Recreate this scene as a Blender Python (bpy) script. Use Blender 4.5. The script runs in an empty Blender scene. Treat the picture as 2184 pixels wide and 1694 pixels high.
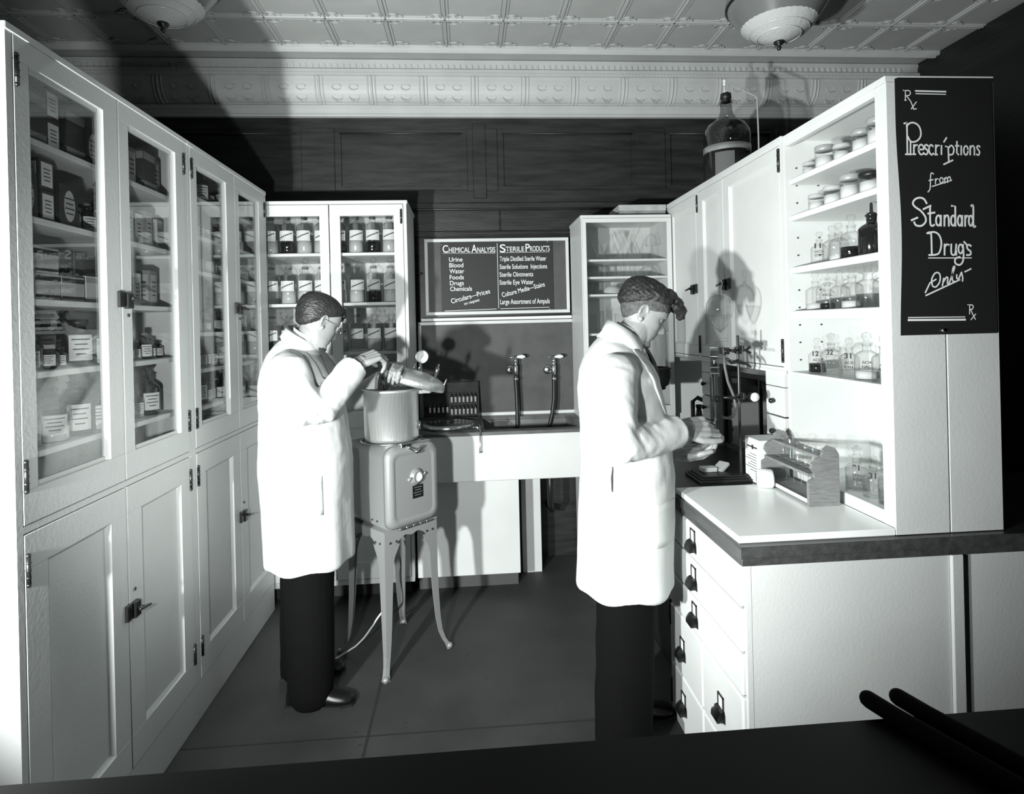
import bpy, math, random
from mathutils import Vector, Matrix, Euler, noise as mnoise
PI=math.pi
S=bpy.context.scene
C=S.collection
R=random.Random(7)

# ------------------------------------------------ camera, world, lights, exposure
cam_d=bpy.data.cameras.new('camera'); cam=bpy.data.objects.new('camera',cam_d); C.objects.link(cam)
S.camera=cam
cam.location=(0,0,1.6)
cam.matrix_world=Matrix.Translation((0,0,1.6))@Matrix.Rotation(-0.0737,4,'Z')@Matrix.Rotation(PI/2,4,'X')@Matrix.Rotation(-0.0235,4,'Z')
cam_d.sensor_fit='HORIZONTAL'; cam_d.sensor_width=36; cam_d.lens=36*1277.3/2184
cam_d.shift_x=0; cam_d.shift_y=-(847-691.8)/2184
cam_d.clip_start=.02; cam_d.clip_end=60
W=bpy.data.worlds.new('world'); S.world=W; W.use_nodes=True
W.node_tree.nodes['Background'].inputs[0].default_value=(.62,.86,.9,1)
W.node_tree.nodes['Background'].inputs[1].default_value=.012
S.view_settings.view_transform='Standard'; S.view_settings.look='None'
S.view_settings.gamma=1; S.view_settings.use_curve_mapping=False
S.view_settings.exposure=0.2
def spot(name,loc,aim,power,angle,blend,r):
    d=bpy.data.lights.new(name,'SPOT'); d.energy=power; d.spot_size=math.radians(angle); d.spot_blend=blend
    d.shadow_soft_size=r; d.color=(.97,1,.985)
    o=bpy.data.objects.new(name,d); C.objects.link(o); o.location=loc
    o.rotation_euler=(Vector(aim)-Vector(loc)).to_track_quat('-Z','Y').to_euler()
    return o
# the photographer's two flash reflectors: one far to the left, one beside the camera
spot('flash_left',(-1.128,.56,1.31),(.45,4.0,1.75),390,112,.7,.045)
spot('flash_centre',(-.50,.60,1.37),(.30,3.0,1.60),165,110,.6,.035)

# ------------------------------------------------ materials
MC={}
def tint(g): return (g*.965,g,g*.985,1)
def mat(name,g,rough=.5,metal=0,var=0,scale=8,bump=0,bscale=60,spec=.5,stretch=None,g2=None):
    if name in MC: return MC[name]
    m=bpy.data.materials.new(name); m.use_nodes=True; nt=m.node_tree; N=nt.nodes; L=nt.links
    b=N['Principled BSDF']; b.inputs['Roughness'].default_value=rough; b.inputs['Metallic'].default_value=metal
    b.inputs['Specular IOR Level'].default_value=spec
    b.inputs['Base Color'].default_value=tint(g)
    tc=N.new('ShaderNodeTexCoord'); src=tc.outputs['Object']
    if stretch:
        mp=N.new('ShaderNodeMapping'); mp.inputs['Scale'].default_value=stretch; L.new(src,mp.inputs[0]); src=mp.outputs[0]
    if var:
        n=N.new('ShaderNodeTexNoise'); n.inputs['Scale'].default_value=scale; n.inputs['Detail'].default_value=5
        L.new(src,n.inputs['Vector'])
        r=N.new('ShaderNodeValToRGB'); r.color_ramp.elements[0].position=.3; r.color_ramp.elements[1].position=.7
        r.color_ramp.elements[0].color=tint(max(0,g*(1-var))); r.color_ramp.elements[1].color=tint(g*(1+var) if g2 is None else g2)
        L.new(n.outputs['Fac'],r.inputs[0]); L.new(r.outputs[0],b.inputs['Base Color'])
    if bump:
        n=N.new('ShaderNodeTexNoise'); n.inputs['Scale'].default_value=bscale; n.inputs['Detail'].default_value=4
        L.new(src,n.inputs['Vector'])
        bp=N.new('ShaderNodeBump'); bp.inputs['Strength'].default_value=bump; bp.inputs['Distance'].default_value=.01
        L.new(n.outputs['Fac'],bp.inputs['Height']); L.new(bp.outputs[0],b.inputs['Normal'])
    MC[name]=m; return m
def glass(name,t,refl=.8,edge=.35,rough=.02,base=.04):
    """thin clear glass: transparent face on, mirror like and darker at the grazing rim"""
    if name in MC: return MC[name]
    m=bpy.data.materials.new(name); m.use_nodes=True; nt=m.node_tree; N=nt.nodes; L=nt.links
    N.remove(N['Principled BSDF']); out=N['Material Output']
    lw=N.new('ShaderNodeLayerWeight'); lw.inputs[0].default_value=.5
    pw=N.new('ShaderNodeMath'); pw.operation='POWER'; L.new(lw.outputs['Facing'],pw.inputs[0]); pw.inputs[1].default_value=3
    mu=N.new('ShaderNodeMath'); mu.operation='MULTIPLY_ADD'; L.new(pw.outputs[0],mu.inputs[0]); mu.inputs[1].default_value=refl; mu.inputs[2].default_value=base
    tr=N.new('ShaderNodeBsdfTransparent'); mx=N.new('ShaderNodeMix'); mx.data_type='RGBA'
    L.new(pw.outputs[0],mx.inputs['Factor']); mx.inputs[6].default_value=(t,t,t,1); mx.inputs[7].default_value=(t*edge,t*edge,t*edge,1)
    L.new(mx.outputs[2],tr.inputs[0])
    gl=N.new('ShaderNodeBsdfGlossy'); gl.inputs['Roughness'].default_value=rough; gl.inputs[0].default_value=(.9,.93,.92,1)
    ms=N.new('ShaderNodeMixShader'); L.new(mu.outputs[0],ms.inputs[0]); L.new(tr.outputs[0],ms.inputs[1]); L.new(gl.outputs[0],ms.inputs[2])
    L.new(ms.outputs[0],out.inputs[0]); MC[name]=m; return m
M_white=mat('white_enamel_paint',.66,.42,var=.05,scale=3,bump=.06,bscale=90)
M_side=mat('white_cabinet_interior',.8,.55,var=.04,scale=4)
M_seam=mat('dark_seam',.035,.8)
M_black=mat('black_metal',.018,.4,metal=.3)
M_brass=mat('dark_bronze_hardware',.05,.32,metal=.8)
M_steel=mat('polished_steel',.62,.22,metal=1)
M_alu=mat('brushed_aluminium',.66,.34,metal=.8,bump=.25,bscale=14,stretch=(9,9,.6))
M_pane=glass('cabinet_pane',.94,.5,.9,.015,.025)
M_clear=glass('clear_glass',.985,.6,.6,.03,.035)
M_thin=glass('thin_lab_glass',.98,.7,.5,.02,.04)
M_smoke=glass('smoky_carboy_glass',.66,.7,.3,.04,.08)
M_amber=mat('dark_amber_glass',.012,.08,spec=.7)
M_label=mat('paper_label',.74,.7,var=.05,scale=30)
M_label2=mat('aged_paper_label',.5,.7,var=.15,scale=25)
M_ink=mat('printed_ink',.03,.8)
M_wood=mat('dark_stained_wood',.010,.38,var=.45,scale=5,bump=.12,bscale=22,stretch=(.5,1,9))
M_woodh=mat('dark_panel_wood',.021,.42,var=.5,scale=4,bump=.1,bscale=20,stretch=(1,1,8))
M_cwood=mat('worn_counter_wood',.025,.33,var=.35,scale=6,bump=.08,stretch=(8,1,1))
M_cedge=mat('counter_edge_wood',.06,.45,var=.3,scale=6,bump=.1,stretch=(8,1,8))
M_liq=mat('dark_liquid',.01,.1)
M_liq2=mat('grey_liquid',.5,.15)
M_powder=mat('white_powder',.62,.8)
M_cream=mat('pale_ointment',.55,.6)
M_boxw=mat('white_carton_card',.66,.7,var=.05)
M_boxg=mat('grey_carton_card',.24,.7,var=.25,scale=14)
M_boxd=mat('dark_carton_card',.04,.6,var=.4,scale=14)
M_boxm=mat('mid_carton_card',.42,.7,var=.15,scale=20)
M_rubber=mat('black_rubber',.012,.45)

# ------------------------------------------------ mesh builder
def wloc(o):
    v=Vector((0,0,0))
    while o is not None: v+=o.location; o=o.parent
    return v
class MB:
    def __init__(s): s.v=[];s.f=[];s.sm=[]
    def add(s,vs,fs,sm=False,M=None):
        b=len(s.v)
        s.v+=[tuple(M@Vector(p)) if M is not None else tuple(p) for p in vs]
        s.f+=[tuple(i+b for i in f) for f in fs]; s.sm+=[sm]*len(fs); return s
    def box(s,x0,x1,y0,y1,z0,z1,M=None):
        if x0>x1:x0,x1=x1,x0
        if y0>y1:y0,y1=y1,y0
        if z0>z1:z0,z1=z1,z0
        v=[(x,y,z) for z in(z0,z1) for y in(y0,y1) for x in(x0,x1)]
        return s.add(v,[(0,2,3,1),(4,5,7,6),(0,1,5,4),(2,6,7,3),(0,4,6,2),(1,3,7,5)],False,M)
    def bbox(s,x0,x1,y0,y1,z0,z1,b=.003,M=None):
        """box with chamfered edges"""
        v=[];f=[]
        xs,ys,zs=(x0,x1),(y0,y1),(z0,z1); idx={}
        for i in(0,1):
            for j in(0,1):
                for k in(0,1):
                    sx=b if i==0 else -b; sy=b if j==0 else -b; sz=b if k==0 else -b
                    for a,p in(('x',(xs[i],ys[j]+sy,zs[k]+sz)),('y',(xs[i]+sx,ys[j],zs[k]+sz)),('z',(xs[i]+sx,ys[j]+sy,zs[k]))):
                        idx[i,j,k,a]=len(v); v.append(p)
        g=lambda i,j,k,a:idx[i,j,k,a]
        for i in(0,1):
            q=[g(i,0,0,'x'),g(i,1,0,'x'),g(i,1,1,'x'),g(i,0,1,'x')]; f.append(q if i else q[::-1])
            q=[g(0,i,0,'y'),g(0,i,1,'y'),g(1,i,1,'y'),g(1,i,0,'y')]; f.append(q if i else q[::-1])
            q=[g(0,0,i,'z'),g(1,0,i,'z'),g(1,1,i,'z'),g(0,1,i,'z')]; f.append(q if i else q[::-1])
            for j in(0,1):
                fl=(i==j)
                q=[g(i,j,0,'x'),g(i,j,0,'y'),g(i,j,1,'y'),g(i,j,1,'x')]; f.append(q if fl else q[::-1])
                q=[g(i,0,j,'z'),g(i,0,j,'x'),g(i,1,j,'x'),g(i,1,j,'z')]; f.append(q if fl else q[::-1])
                q=[g(0,i,j,'y'),g(0,i,j,'z'),g(1,i,j,'z'),g(1,i,j,'y')]; f.append(q if fl else q[::-1])
                for k in(0,1):
                    q=[g(i,j,k,'x'),g(i,j,k,'y'),g(i,j,k,'z')]; f.append(q)
        return s.add(v,f,False,M)
    def lathe(s,prof,n=20,c=(0,0,0),M=None,sm=True,closed=False,sx=1,sy=1):
        v=[];f=[];rows=[]
        for r,z in prof:
            if r<1e-6: rows.append([len(v)]); v.append((c[0],c[1],c[2]+z))
            else:
                rows.append(list(range(len(v),len(v)+n)))
                for i in range(n):
                    a=2*PI*i/n; v.append((c[0]+r*math.cos(a)*sx,c[1]+r*math.sin(a)*sy,c[2]+z))
        for a,b in zip(rows,rows[1:]):
            for i in range(n):
                j=(i+1)%n
                if len(a)==1 and len(b)==1: continue
                if len(a)==1: f.append((a[0],b[j],b[i]))
                elif len(b)==1: f.append((a[i],a[j],b[0]))
                else: f.append((a[i],a[j],b[j],b[i]))
        if closed:
            if len(rows[0])>1: f.append(tuple(rows[0][::-1]))
            if len(rows[-1])>1: f.append(tuple(rows[-1]))
        return s.add(v,f,sm,M)
    def cyl(s,c,r,h,n=20,M=None,r2=None): return s.lathe([(0,0),(r,0),(r if r2 is None else r2,h),(0,h)],n,c,M,sm=False)
    def tube(s,pts,r,n=8,cap=True,sm=True,flat=1.0,M=None,round_=False,up=None):
        pts=[Vector(p) for p in pts]; m=len(pts)
        rs=[r]*m if not isinstance(r,(list,tuple)) else list(r)
        if round_:
            # hemispherical ends
            def ends(p,q,rr):
                d=(p-q).normalized(); return [(p+d*rr*math.sin(a),rr*math.cos(a)) for a in (.45,.9,1.25,1.5)]
            a=ends(pts[0],pts[1],rs[0]); b=ends(pts[-1],pts[-2],rs[-1])
            pts=[x[0] for x in a[::-1]]+pts+[x[0] for x in b]; rs=[x[1] for x in a[::-1]]+rs+[x[1] for x in b]; m=len(pts)
        t0=(pts[1]-pts[0]).normalized()
        u=Vector(up) if up is not None else (Vector((0,0,1)) if abs(t0.z)<.9 else Vector((1,0,0)))
        u=(u-t0*u.dot(t0)).normalized(); v=[];f=[]
        for i in range(m):
            t=(pts[min(i+1,m-1)]-pts[max(i-1,0)])
            t=t.normalized() if t.length>1e-9 else t0
            u=(u-t*u.dot(t)).normalized(); w=t.cross(u)
            for k in range(n):
                a=2*PI*k/n; v.append(pts[i]+u*math.cos(a)*rs[i]*flat+w*math.sin(a)*rs[i])
        for i in range(m-1):
            for k in range(n):
                j=(k+1)%n; f.append((i*n+k,i*n+j,(i+1)*n+j,(i+1)*n+k))
        if cap: f.append(tuple(range(n))[::-1]); f.append(tuple((m-1)*n+k for k in range(n)))
        return s.add(v,f,sm,M)
    def sphere(s,c,r,n=16,M=None,sc=(1,1,1)):
        k=n//2; MM=Matrix.Translation(c)@Matrix.Diagonal((sc[0],sc[1],sc[2],1))
        if M is not None: MM=M@MM
        return s.lathe([(r*math.sin(PI*i/k),-r*math.cos(PI*i/k)) for i in range(k+1)],n,(0,0,0),MM)
    def prism(s,poly,a0,a1,axis='y',M=None):
        """poly in the plane normal to axis: axis y -> (x,z), axis x -> (y,z), axis z -> (x,y)"""
        def P(p,a): return (p[0],a,p[1]) if axis=='y' else ((a,p[0],p[1]) if axis=='x' else (p[0],p[1],a))
        n=len(poly); v=[P(p,a0) for p in poly]+[P(p,a1) for p in poly]
        f=[tuple(range(n)),tuple(range(2*n-1,n-1,-1))]+[(i,i+n,(i+1)%n+n,(i+1)%n) for i in range(n)]
        return s.add(v,f,False,M)
    def mesh(s,name,m):
        me=bpy.data.meshes.new(name); me.from_pydata(s.v,[],s.f); me.polygons.foreach_set('use_smooth',s.sm)
        if m: me.materials.append(m)
        me.update(); return me
    def build(s,name,m,parent=None):
        o=wloc(parent) if parent else Vector((0,0,0))
        if o.length: s.v=[(x-o.x,y-o.y,z-o.z) for x,y,z in s.v]
        ob=bpy.data.objects.new(name,s.mesh(name,m)); C.objects.link(ob); ob.parent=parent
        return ob
LAB=[]
def tag(o,label=None,cat=None,group=None,kind=None):
    if label: o['label']=label; LAB.append(label)
    if cat: o['category']=cat
    if group: o['group']=group
    if kind: o['kind']=kind
    return o
def thing(name,label,cat,loc=(0,0,0),group=None):
    o=bpy.data.objects.new(name,None); o.empty_display_size=.05; C.objects.link(o); o.location=loc
    return tag(o,label,cat,group)
def struct(name,mb,m): return tag(mb.build(name,m),kind='structure')
def fix_normals(o):
    import bmesh
    b=bmesh.new(); b.from_mesh(o.data); bmesh.ops.recalc_face_normals(b,faces=b.faces); b.to_mesh(o.data); b.free(); return o
# prototypes: key -> list of (part name, mesh, parent index); every instance is its own set of objects
DEF={}
def spawn(key,name,loc,label,cat,rotz=0,group=None,scale=(1,1,1)):
    obs=[]
    for i,(pn,me,pi) in enumerate(DEF[key]):
        o=bpy.data.objects.new(name if i==0 else pn,me); C.objects.link(o)
        if pi is None: o.location=loc; o.rotation_euler=(0,0,rotz); o.scale=scale; tag(o,label,cat,group)
        else: o.parent=obs[pi]
        obs.append(o)
    return obs[0]
def text_mesh(name,s,m,org,right,up,width=None,height=.05,parent=None,depth=.0006,bold=0,space=1.0,vflip=False):
    cu=bpy.data.curves.new('t','FONT'); cu.body=s; cu.size=1; cu.extrude=0; cu.offset=bold; cu.space_character=space
    to=bpy.data.objects.new('t',cu); C.objects.link(to)
    dg=bpy.context.evaluated_depsgraph_get(); dg.update()
    me=bpy.data.meshes.new_from_object(to.evaluated_get(dg)); bpy.data.objects.remove(to)
    xs=[v.co.x for v in me.vertices] or [0,1]; x0,x1=min(xs),max(xs)
    hs=height/.73; ws=hs if width is None else width/(x1-x0)
    rt=Vector(right).normalized(); u=Vector(up).normalized(); nn=rt.cross(u)
    off=wloc(parent) if parent else Vector()
    for v in me.vertices:
        v.co=Vector(org)-off+rt*(v.co.x-x0)*ws+u*v.co.y*hs+nn*depth
    me.materials.clear(); me.materials.append(m)
    o=bpy.data.objects.new(name,me); C.objects.link(o); o.parent=parent; return o
def ribbon(mb,pts,w,plane_y,d=.0008):
    """a painted stroke of width w through (x,z) points on a plane facing -y"""
    P=[Vector((p[0],p[1])) for p in pts]
    if len(P)>3:
        Q=[P[0]]+P+[P[-1]]; N2=[]
        for i in range(1,len(Q)-2):
            a,b,c,e=Q[i-1],Q[i],Q[i+1],Q[i+2]
            for k in range(4):
                t=k/4; N2.append(.5*((2*b)+(c-a)*t+(2*a-5*b+4*c-e)*t*t+(3*b-a-3*c+e)*t*t*t))
        P=N2+[P[-1]]
    n=len(P); L=[];Rr=[]
    for i in range(n):
        t=(P[min(i+1,n-1)]-P[max(i-1,0)]); t=t.normalized() if t.length>1e-9 else Vector((1,0))
        nn=Vector((-t.y,t.x))*w/2; a=P[i].copy()
        if i==0: a-=t*w*.3
        if i==n-1: a+=t*w*.3
        L.append(a+nn); Rr.append(a-nn)
    v=[(q.x,plane_y-d,q.y) for q in L]+[(q.x,plane_y-d,q.y) for q in Rr]
    mb.add(v,[(i,i+1,n+i+1,n+i) for i in range(n-1)])
ORD=['first','second','third','fourth','fifth','sixth','seventh','eighth','ninth','tenth','eleventh','twelfth','thirteenth']
# ------------------------------------------------ the room
def floor_mat():
    m=mat('worn_concrete_floor',.027,.62,var=.25,scale=3.5,bump=.15,bscale=45)
    nt=m.node_tree;N=nt.nodes;L=nt.links;b=N['Principled BSDF']
    geo=N.new('ShaderNodeTexCoord'); sp=N.new('ShaderNodeSeparateXYZ'); L.new(geo.outputs['Object'],sp.inputs[0])
    def line(out,c,w):
        a=N.new('ShaderNodeMath');a.operation='SUBTRACT';L.new(out,a.inputs[0]);a.inputs[1].default_value=c
        a2=N.new('ShaderNodeMath');a2.operation='ABSOLUTE';L.new(a.outputs[0],a2.inputs[0])
        a3=N.new('ShaderNodeMath');a3.operation='LESS_THAN';L.new(a2.outputs[0],a3.inputs[0]);a3.inputs[1].default_value=w; return a3
    l1=line(sp.outputs['Y'],2.383,.005); l2=line(sp.outputs['X'],-.427,.0065)
    mx=N.new('ShaderNodeMath');mx.operation='MAXIMUM';L.new(l1.outputs[0],mx.inputs[0]);L.new(l2.outputs[0],mx.inputs[1])
    # dark spatters
    v=N.new('ShaderNodeTexNoise'); v.inputs['Scale'].default_value=16; v.inputs['Detail'].default_value=3; L.new(geo.outputs['Object'],v.inputs['Vector'])
    g=N.new('ShaderNodeMath');g.operation='GREATER_THAN';L.new(v.outputs['Fac'],g.inputs[0]);g.inputs[1].default_value=.71
    mx2=N.new('ShaderNodeMath');mx2.operation='MAXIMUM';L.new(mx.outputs[0],mx2.inputs[0]);L.new(g.outputs[0],mx2.inputs[1])
    src=b.inputs['Base Color'].links[0].from_socket
    mm=N.new('ShaderNodeMix');mm.data_type='RGBA';L.new(mx2.outputs[0],mm.inputs['Factor']);L.new(src,mm.inputs[6]);mm.inputs[7].default_value=tint(.012)
    L.new(mm.outputs[2],b.inputs['Base Color']); return m
struct('floor',MB().box(-3.4,3.2,-1.2,4.12,-.06,0),floor_mat())
M_tin=mat('painted_tin_ceiling',.42,.5,var=.06,scale=5,bump=.05,bscale=80)
M_crn=mat('painted_tin_cornice',.52,.5,var=.06,scale=5,bump=.12,bscale=50)
# ceiling of stamped tin squares
T=.3375; X0=-1.1037; CZ=3.362
mb=MB().box(-3.4,3.2,-1.2,4.12,CZ+.004,CZ+.07)
def ridge_x(y,w,h): mb.prism([(y-w,CZ+.005),(y-w*.45,CZ-h),(y+w*.45,CZ-h),(y+w,CZ+.005)],-3.4,3.2,'x')
def ridge_y(x,w,h): mb.prism([(x-w,CZ+.005),(x-w*.45,CZ-h),(x+w*.45,CZ-h),(x+w,CZ+.005)],-.8,3.79,'y')
rows=[3.457-T*k for k in range(9)]; cols=[X0+T*k for k in range(-6,13)]
for y in rows:
    ridge_x(y,.011,.007); ridge_x(y-.021,.004,.003); ridge_x(y+.021,.004,.003)
for x in cols:
    ridge_y(x,.011,.007); ridge_y(x-.021,.004,.003); ridge_y(x+.021,.004,.003)
for y in rows+[3.79]:
    for x in cols:
        for sx in(-1,1):
            for sy in((-1,1) if y<3.7 else (-1,)):
                for (r0,cx,cy,n) in((.024,.046,.034,7),(.014,.046,.032,6),(.014,.084,.022,6)):
                    pts=[(x+sx*(cx+r0*1.3*math.cos(a)),y+sy*(cy+r0*math.sin(a)),CZ-.001) for a in [PI*1.25*i/n-.4 for i in range(n+1)]]
                    mb.tube(pts,.0045,4,cap=False)
struct('ceiling',mb,M_tin)
# ceiling edge moulding and cornice
mb=MB()
mb.prism([(3.79,CZ+.01),(3.79,CZ-.012),(3.80,CZ-.022),(3.815,CZ-.012),(3.83,CZ-.026),(3.85,CZ-.022),(3.86,CZ-.006),(3.86,CZ+.01)],-3.4,3.2,'x')
for i in range(200): mb.sphere((-3.4+i*.033,3.856,CZ-.010),.011,6,sc=(1,1,.8))
struct('trim_1',mb,M_crn)
prof=[(4.12,3.36),(3.985,3.36),(3.985,3.335),(3.992,3.330),(3.992,3.298),(3.972,3.294),(3.972,3.272),(3.965,3.268),(3.965,3.252),(3.985,3.248)]
for i in range(9):
    a=i/8*PI/2; prof.append((3.985+.085*(1-math.cos(a)) ,3.245-.145*math.sin(a)))
prof+=[(4.07,3.095),(4.055,3.085),(4.055,3.06),(4.065,3.05),(4.065,3.03),(4.052,3.025),(4.052,3.008),(4.12,3.008)]
mb=MB(); mb.prism(prof,-3.4,3.2,'x')
for i in range(20):
    x=-3.3+i*.338
    for dx,r in((-.024,.005),(0,.008),(.024,.005)):
        mb.tube([(x+dx,3.983+.085*(1-math.cos(a)),3.245-.145*math.sin(a)) for a in [k/6*PI/2 for k in range(7)]],r,5,cap=False)
    for sgn in(-1,1):
        for (ca,rr) in((.45,.03),(.95,.035),(1.2,.02)):
            cc=(x+.169+sgn*.055,3.983+.085*(1-math.cos(ca)),3.245-.145*math.sin(ca))
            mb.tube([(cc[0]+rr*math.cos(t),cc[1]-.001,cc[2]+rr*.7*math.sin(t)) for t in [k*.8 for k in range(8)]],.0034,4,cap=False)
    mb.sphere((x+.169,4.012,3.17),.02,8,sc=(1.2,.4,1.5))
for i in range(290): mb.sphere((-3.3+i*.022,3.968,3.262),.008,5)
for i in range(160): mb.box(-3.3+i*.04,-3.3+i*.04+.012,3.984,3.994,3.302,3.328)
struct('trim_2',mb,M_crn)
# back wall: dark panelled wood
mb=MB(); mb.box(-3.4,3.2,4.1,4.18,0,CZ)
def rail(x0,x1,z0,z1,y=4.08): mb.bbox(x0,x1,y,4.105,z0,z1,.004)
rail(-3.4,3.2,2.93,3.01); rail(-3.4,3.2,2.43,2.52)
for x0,x1 in((-3.3,-3.2),(-2.2,-2.08),(-1.08,-.86),(.02,.23),(1.2,1.4),(2.2,2.3)): rail(x0,x1,2.51,2.94,4.076)
for x0,x1 in((-2.08,-1.08),(-.86,.02),(.23,1.2),(1.4,2.2)):
    for a,b,c,d in((x0,x1,2.52,2.545),(x0,x1,2.905,2.93)): mb.prism([(a,c) ,(b,c),(b,d),(a,d)],4.084,4.1,'y')
    for a in(x0,x1-.04): mb.box(a,a+.04,4.0845,4.1,2.5451,2.9049)
    mb.tube([(x0+.03,4.084,2.905),(x1-.03,4.084,2.905)],.006,6)
mb.bbox(.06,.15,4.07,4.1,2.46,2.97,.004)
for z,r in((2.425,.009),(2.405,.006),(2.39,.010),(2.235,.006),(2.212,.006)): mb.tube([(-3.4,4.084,z),(3.2,4.084,z)],r,6)
rail(-3.4,3.2,2.39,2.43,4.062); rail(-3.4,.235,2.24,2.385,4.09); rail(.24,3.2,2.24,2.385,4.09); rail(-3.4,3.2,2.20,2.235,4.085)
for x in(-.33,-.35): rail(x,x+.006,.95,2.2,4.07)
for z in(1.62,1.95): rail(-.345,-.30,z,z+.015,4.075)
struct('wall_back',mb,M_woodh)
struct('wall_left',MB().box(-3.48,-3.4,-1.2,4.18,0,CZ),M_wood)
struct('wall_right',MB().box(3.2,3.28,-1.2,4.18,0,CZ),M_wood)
# ------------------------------------------------ cabinet helpers
def hinge(c,nrm,parent,h=.075,d=.006):
    """small butt hinge: barrel between knuckles; nrm is 'x' (face looks to +x / -x) or 'y'"""
    x,y,z=c; mb=MB()
    mb.tube([(x,y,z-h/2),(x,y,z+h/2)],.0062,8)
    for s in(-1,1): mb.sphere((x,y,z+s*h/2),.0072,8)
    for k in(-.25,0,.25): mb.lathe([(.007,-.002),(.0075,0),(.007,.002)],8,(x,y,z+k*h))
    return mb.build('hinge',M_brass,parent)
def latch_x(x,y,z,s,parent):
    mb=MB()
    mb.bbox(x,x+s*.012,y-.034,y-.006,z-.026,z+.026,.002) if s>0 else mb.bbox(x-.012,x,y-.034,y-.006,z-.026,z+.026,.002)
    if s>0: mb.bbox(x,x+.018,y+.002,y+.036,z-.030,z+.024,.003)
    else: mb.bbox(x-.018,x,y+.002,y+.036,z-.030,z+.024,.003)
    mb.tube([(x+s*.018,y+.018,z),(x+s*.035,y+.022,z+.002)],.006,8)
    mb.tube([(x+s*.035,y-.002,z+.004),(x+s*.037,y+.055,z-.006)],[.006,.0045],8,round_=True)
    return mb.build('latch',M_brass,parent)
def left_unit(y0,y1,ysp,doors,shelves,label,near):
    XF=-1.14; XB=-1.47; ZT=2.392
    t=thing('glazed_cabinet',label,'cabinet',(-1.3,(y0+y1)/2,0),'tall white cabinets along the left wall')
    b=MB()
    b.box(XB,XF-.02,y0,y0+.02,.0,ZT-.02); b.box(XB,XF-.02,y1-.02,y1,.0,ZT-.02)
    b.box(XB,XB+.012,y0,y1,.0,ZT-.02)
    b.bbox(XB-.005,XF+.004,y0-.004 if near else y0,y1,ZT-.02,ZT,.002)
    b.box(XB,XF-.02,y0+.02,y1-.02,1.08,1.12); b.box(XB,XF-.02,y0+.02,y1-.02,.06,.08)
    # face frame
    b.box(XF-.02,XF,y0,y0+.022,0,ZT-.02); b.box(XF-.02,XF,y1-.022,y1,0,ZT-.02)
    b.box(XF-.02,XF,y0+.022,y1-.022,1.094,1.112); b.box(XF-.02,XF,y0+.022,y1-.022,0,.152); b.box(XF-.02,XF,y0+.022,y1-.022,2.374,ZT-.02)
    b.build('carcass',M_white,t)
    for z in shelves: MB().bbox(XB+.012,XF-.032,y0+.02,y1-.02,z-.018,z,.002).build('shelf',M_side,t)
    for di,(a,bb,g0,g1) in enumerate(doors):
        # glazed upper door
        z0,z1,gz0,gz1=1.114,2.372,1.214,2.298; d=MB(); x1=XF+.001; x0=XF-.019
        d.bbox(x0,x1,a,bb,gz1+.012,z1,.0015); d.bbox(x0,x1,a,bb,z0,gz0-.012,.0015)
        d.bbox(x0,x1,a,g0-.012,gz0-.012,gz1+.012,.0015); d.bbox(x0,x1,g1+.012,bb,gz0-.012,gz1+.012,.0015)
        for q in((g0-.012,g0,gz0-.012,gz1+.012),(g1,g1+.012,gz0-.012,gz1+.012)): d.prism([(x0,q[0]),(x1,q[0]),(x0+.005,q[1]),(x0,q[1])] if q[0]<g0 else [(x0,q[0]),(x0+.005,q[0]),(x1,q[1]),(x0,q[1])],q[2],q[3],'z')
        d.box(x0,x0+.008,g0-.012,g1+.012,gz1,gz1+.012); d.box(x0,x0+.008,g0-.012,g1+.012,gz0-.012,gz0)
        dr=d.build('glazed_door',M_white,t)
        MB().box(x0+.003,x0+.006,g0-.004,g1+.004,gz0-.004,gz1+.004).build('glass_pane',M_pane,dr)
        hy=a+.008 if di%2==0 else bb-.008
        for z in(2.283,1.238): hinge((XF+.003,hy,z),'x',dr)
        # panelled lower door
        z0,z1=.156,1.090; p0,p1=a+.085,bb-.085; pz0,pz1=.262,1.0; d=MB()
        d.bbox(x0,x1,a,bb,pz1,z1,.0015); d.bbox(x0,x1,a,bb,z0,pz0,.0015); d.bbox(x0,x1,a,p0,pz0,pz1,.0015); d.bbox(x0,x1,p1,bb,pz0,pz1,.0015)
        d.box(x0,x0+.006,p0,p1,pz0,pz1)
        e=.012
        d.prism([(x0,p0),(x1,p0),(x0+.006,p0+e),(x0,p0+e)],pz0,pz1,'z'); d.prism([(x0,p1-e),(x0+.006,p1-e),(x1,p1),(x0,p1)],pz0,pz1,'z')
        d.prism([(x0,pz1-e),(x0+.006,pz1-e),(x1,pz1),(x0,pz1)],p0,p1,'y') ; d.prism([(x0,pz0),(x1,pz0),(x0+.006,pz0+e),(x0,pz0+e)],p0,p1,'y')
        dr2=d.build('panelled_door',M_white,t)
        for z in(.998,.288): hinge((XF+.003,hy,z),'x',dr2)
        if di%2==1:
            latch_x(XF,a+.004,1.712,1,dr); latch_x(XF,a+.004,.68,1,dr2)
            MB().cyl((0,0,0),.006,.004,10,Matrix.Translation((XF+.001,a+.03,1.66))@Matrix.Rotation(PI/2,4,'Y')).build('keyhole',M_seam,dr)
            MB().cyl((0,0,0),.006,.004,10,Matrix.Translation((XF+.001,a+.03,.74))@Matrix.Rotation(PI/2,4,'Y')).build('keyhole',M_seam,dr2)
    return t
SH1=[2.14,1.925,1.70,1.50,1.285]; SH2=[2.194,2.024,1.867,1.597,1.435,1.27]
left_unit(1.589,2.556,2.071,[(1.614,2.068,1.68,1.979),(2.074,2.532,2.141,2.448)],SH1,'white glazed double cabinet nearest the camera, boxes and dark bottles behind its glass',True)
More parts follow.
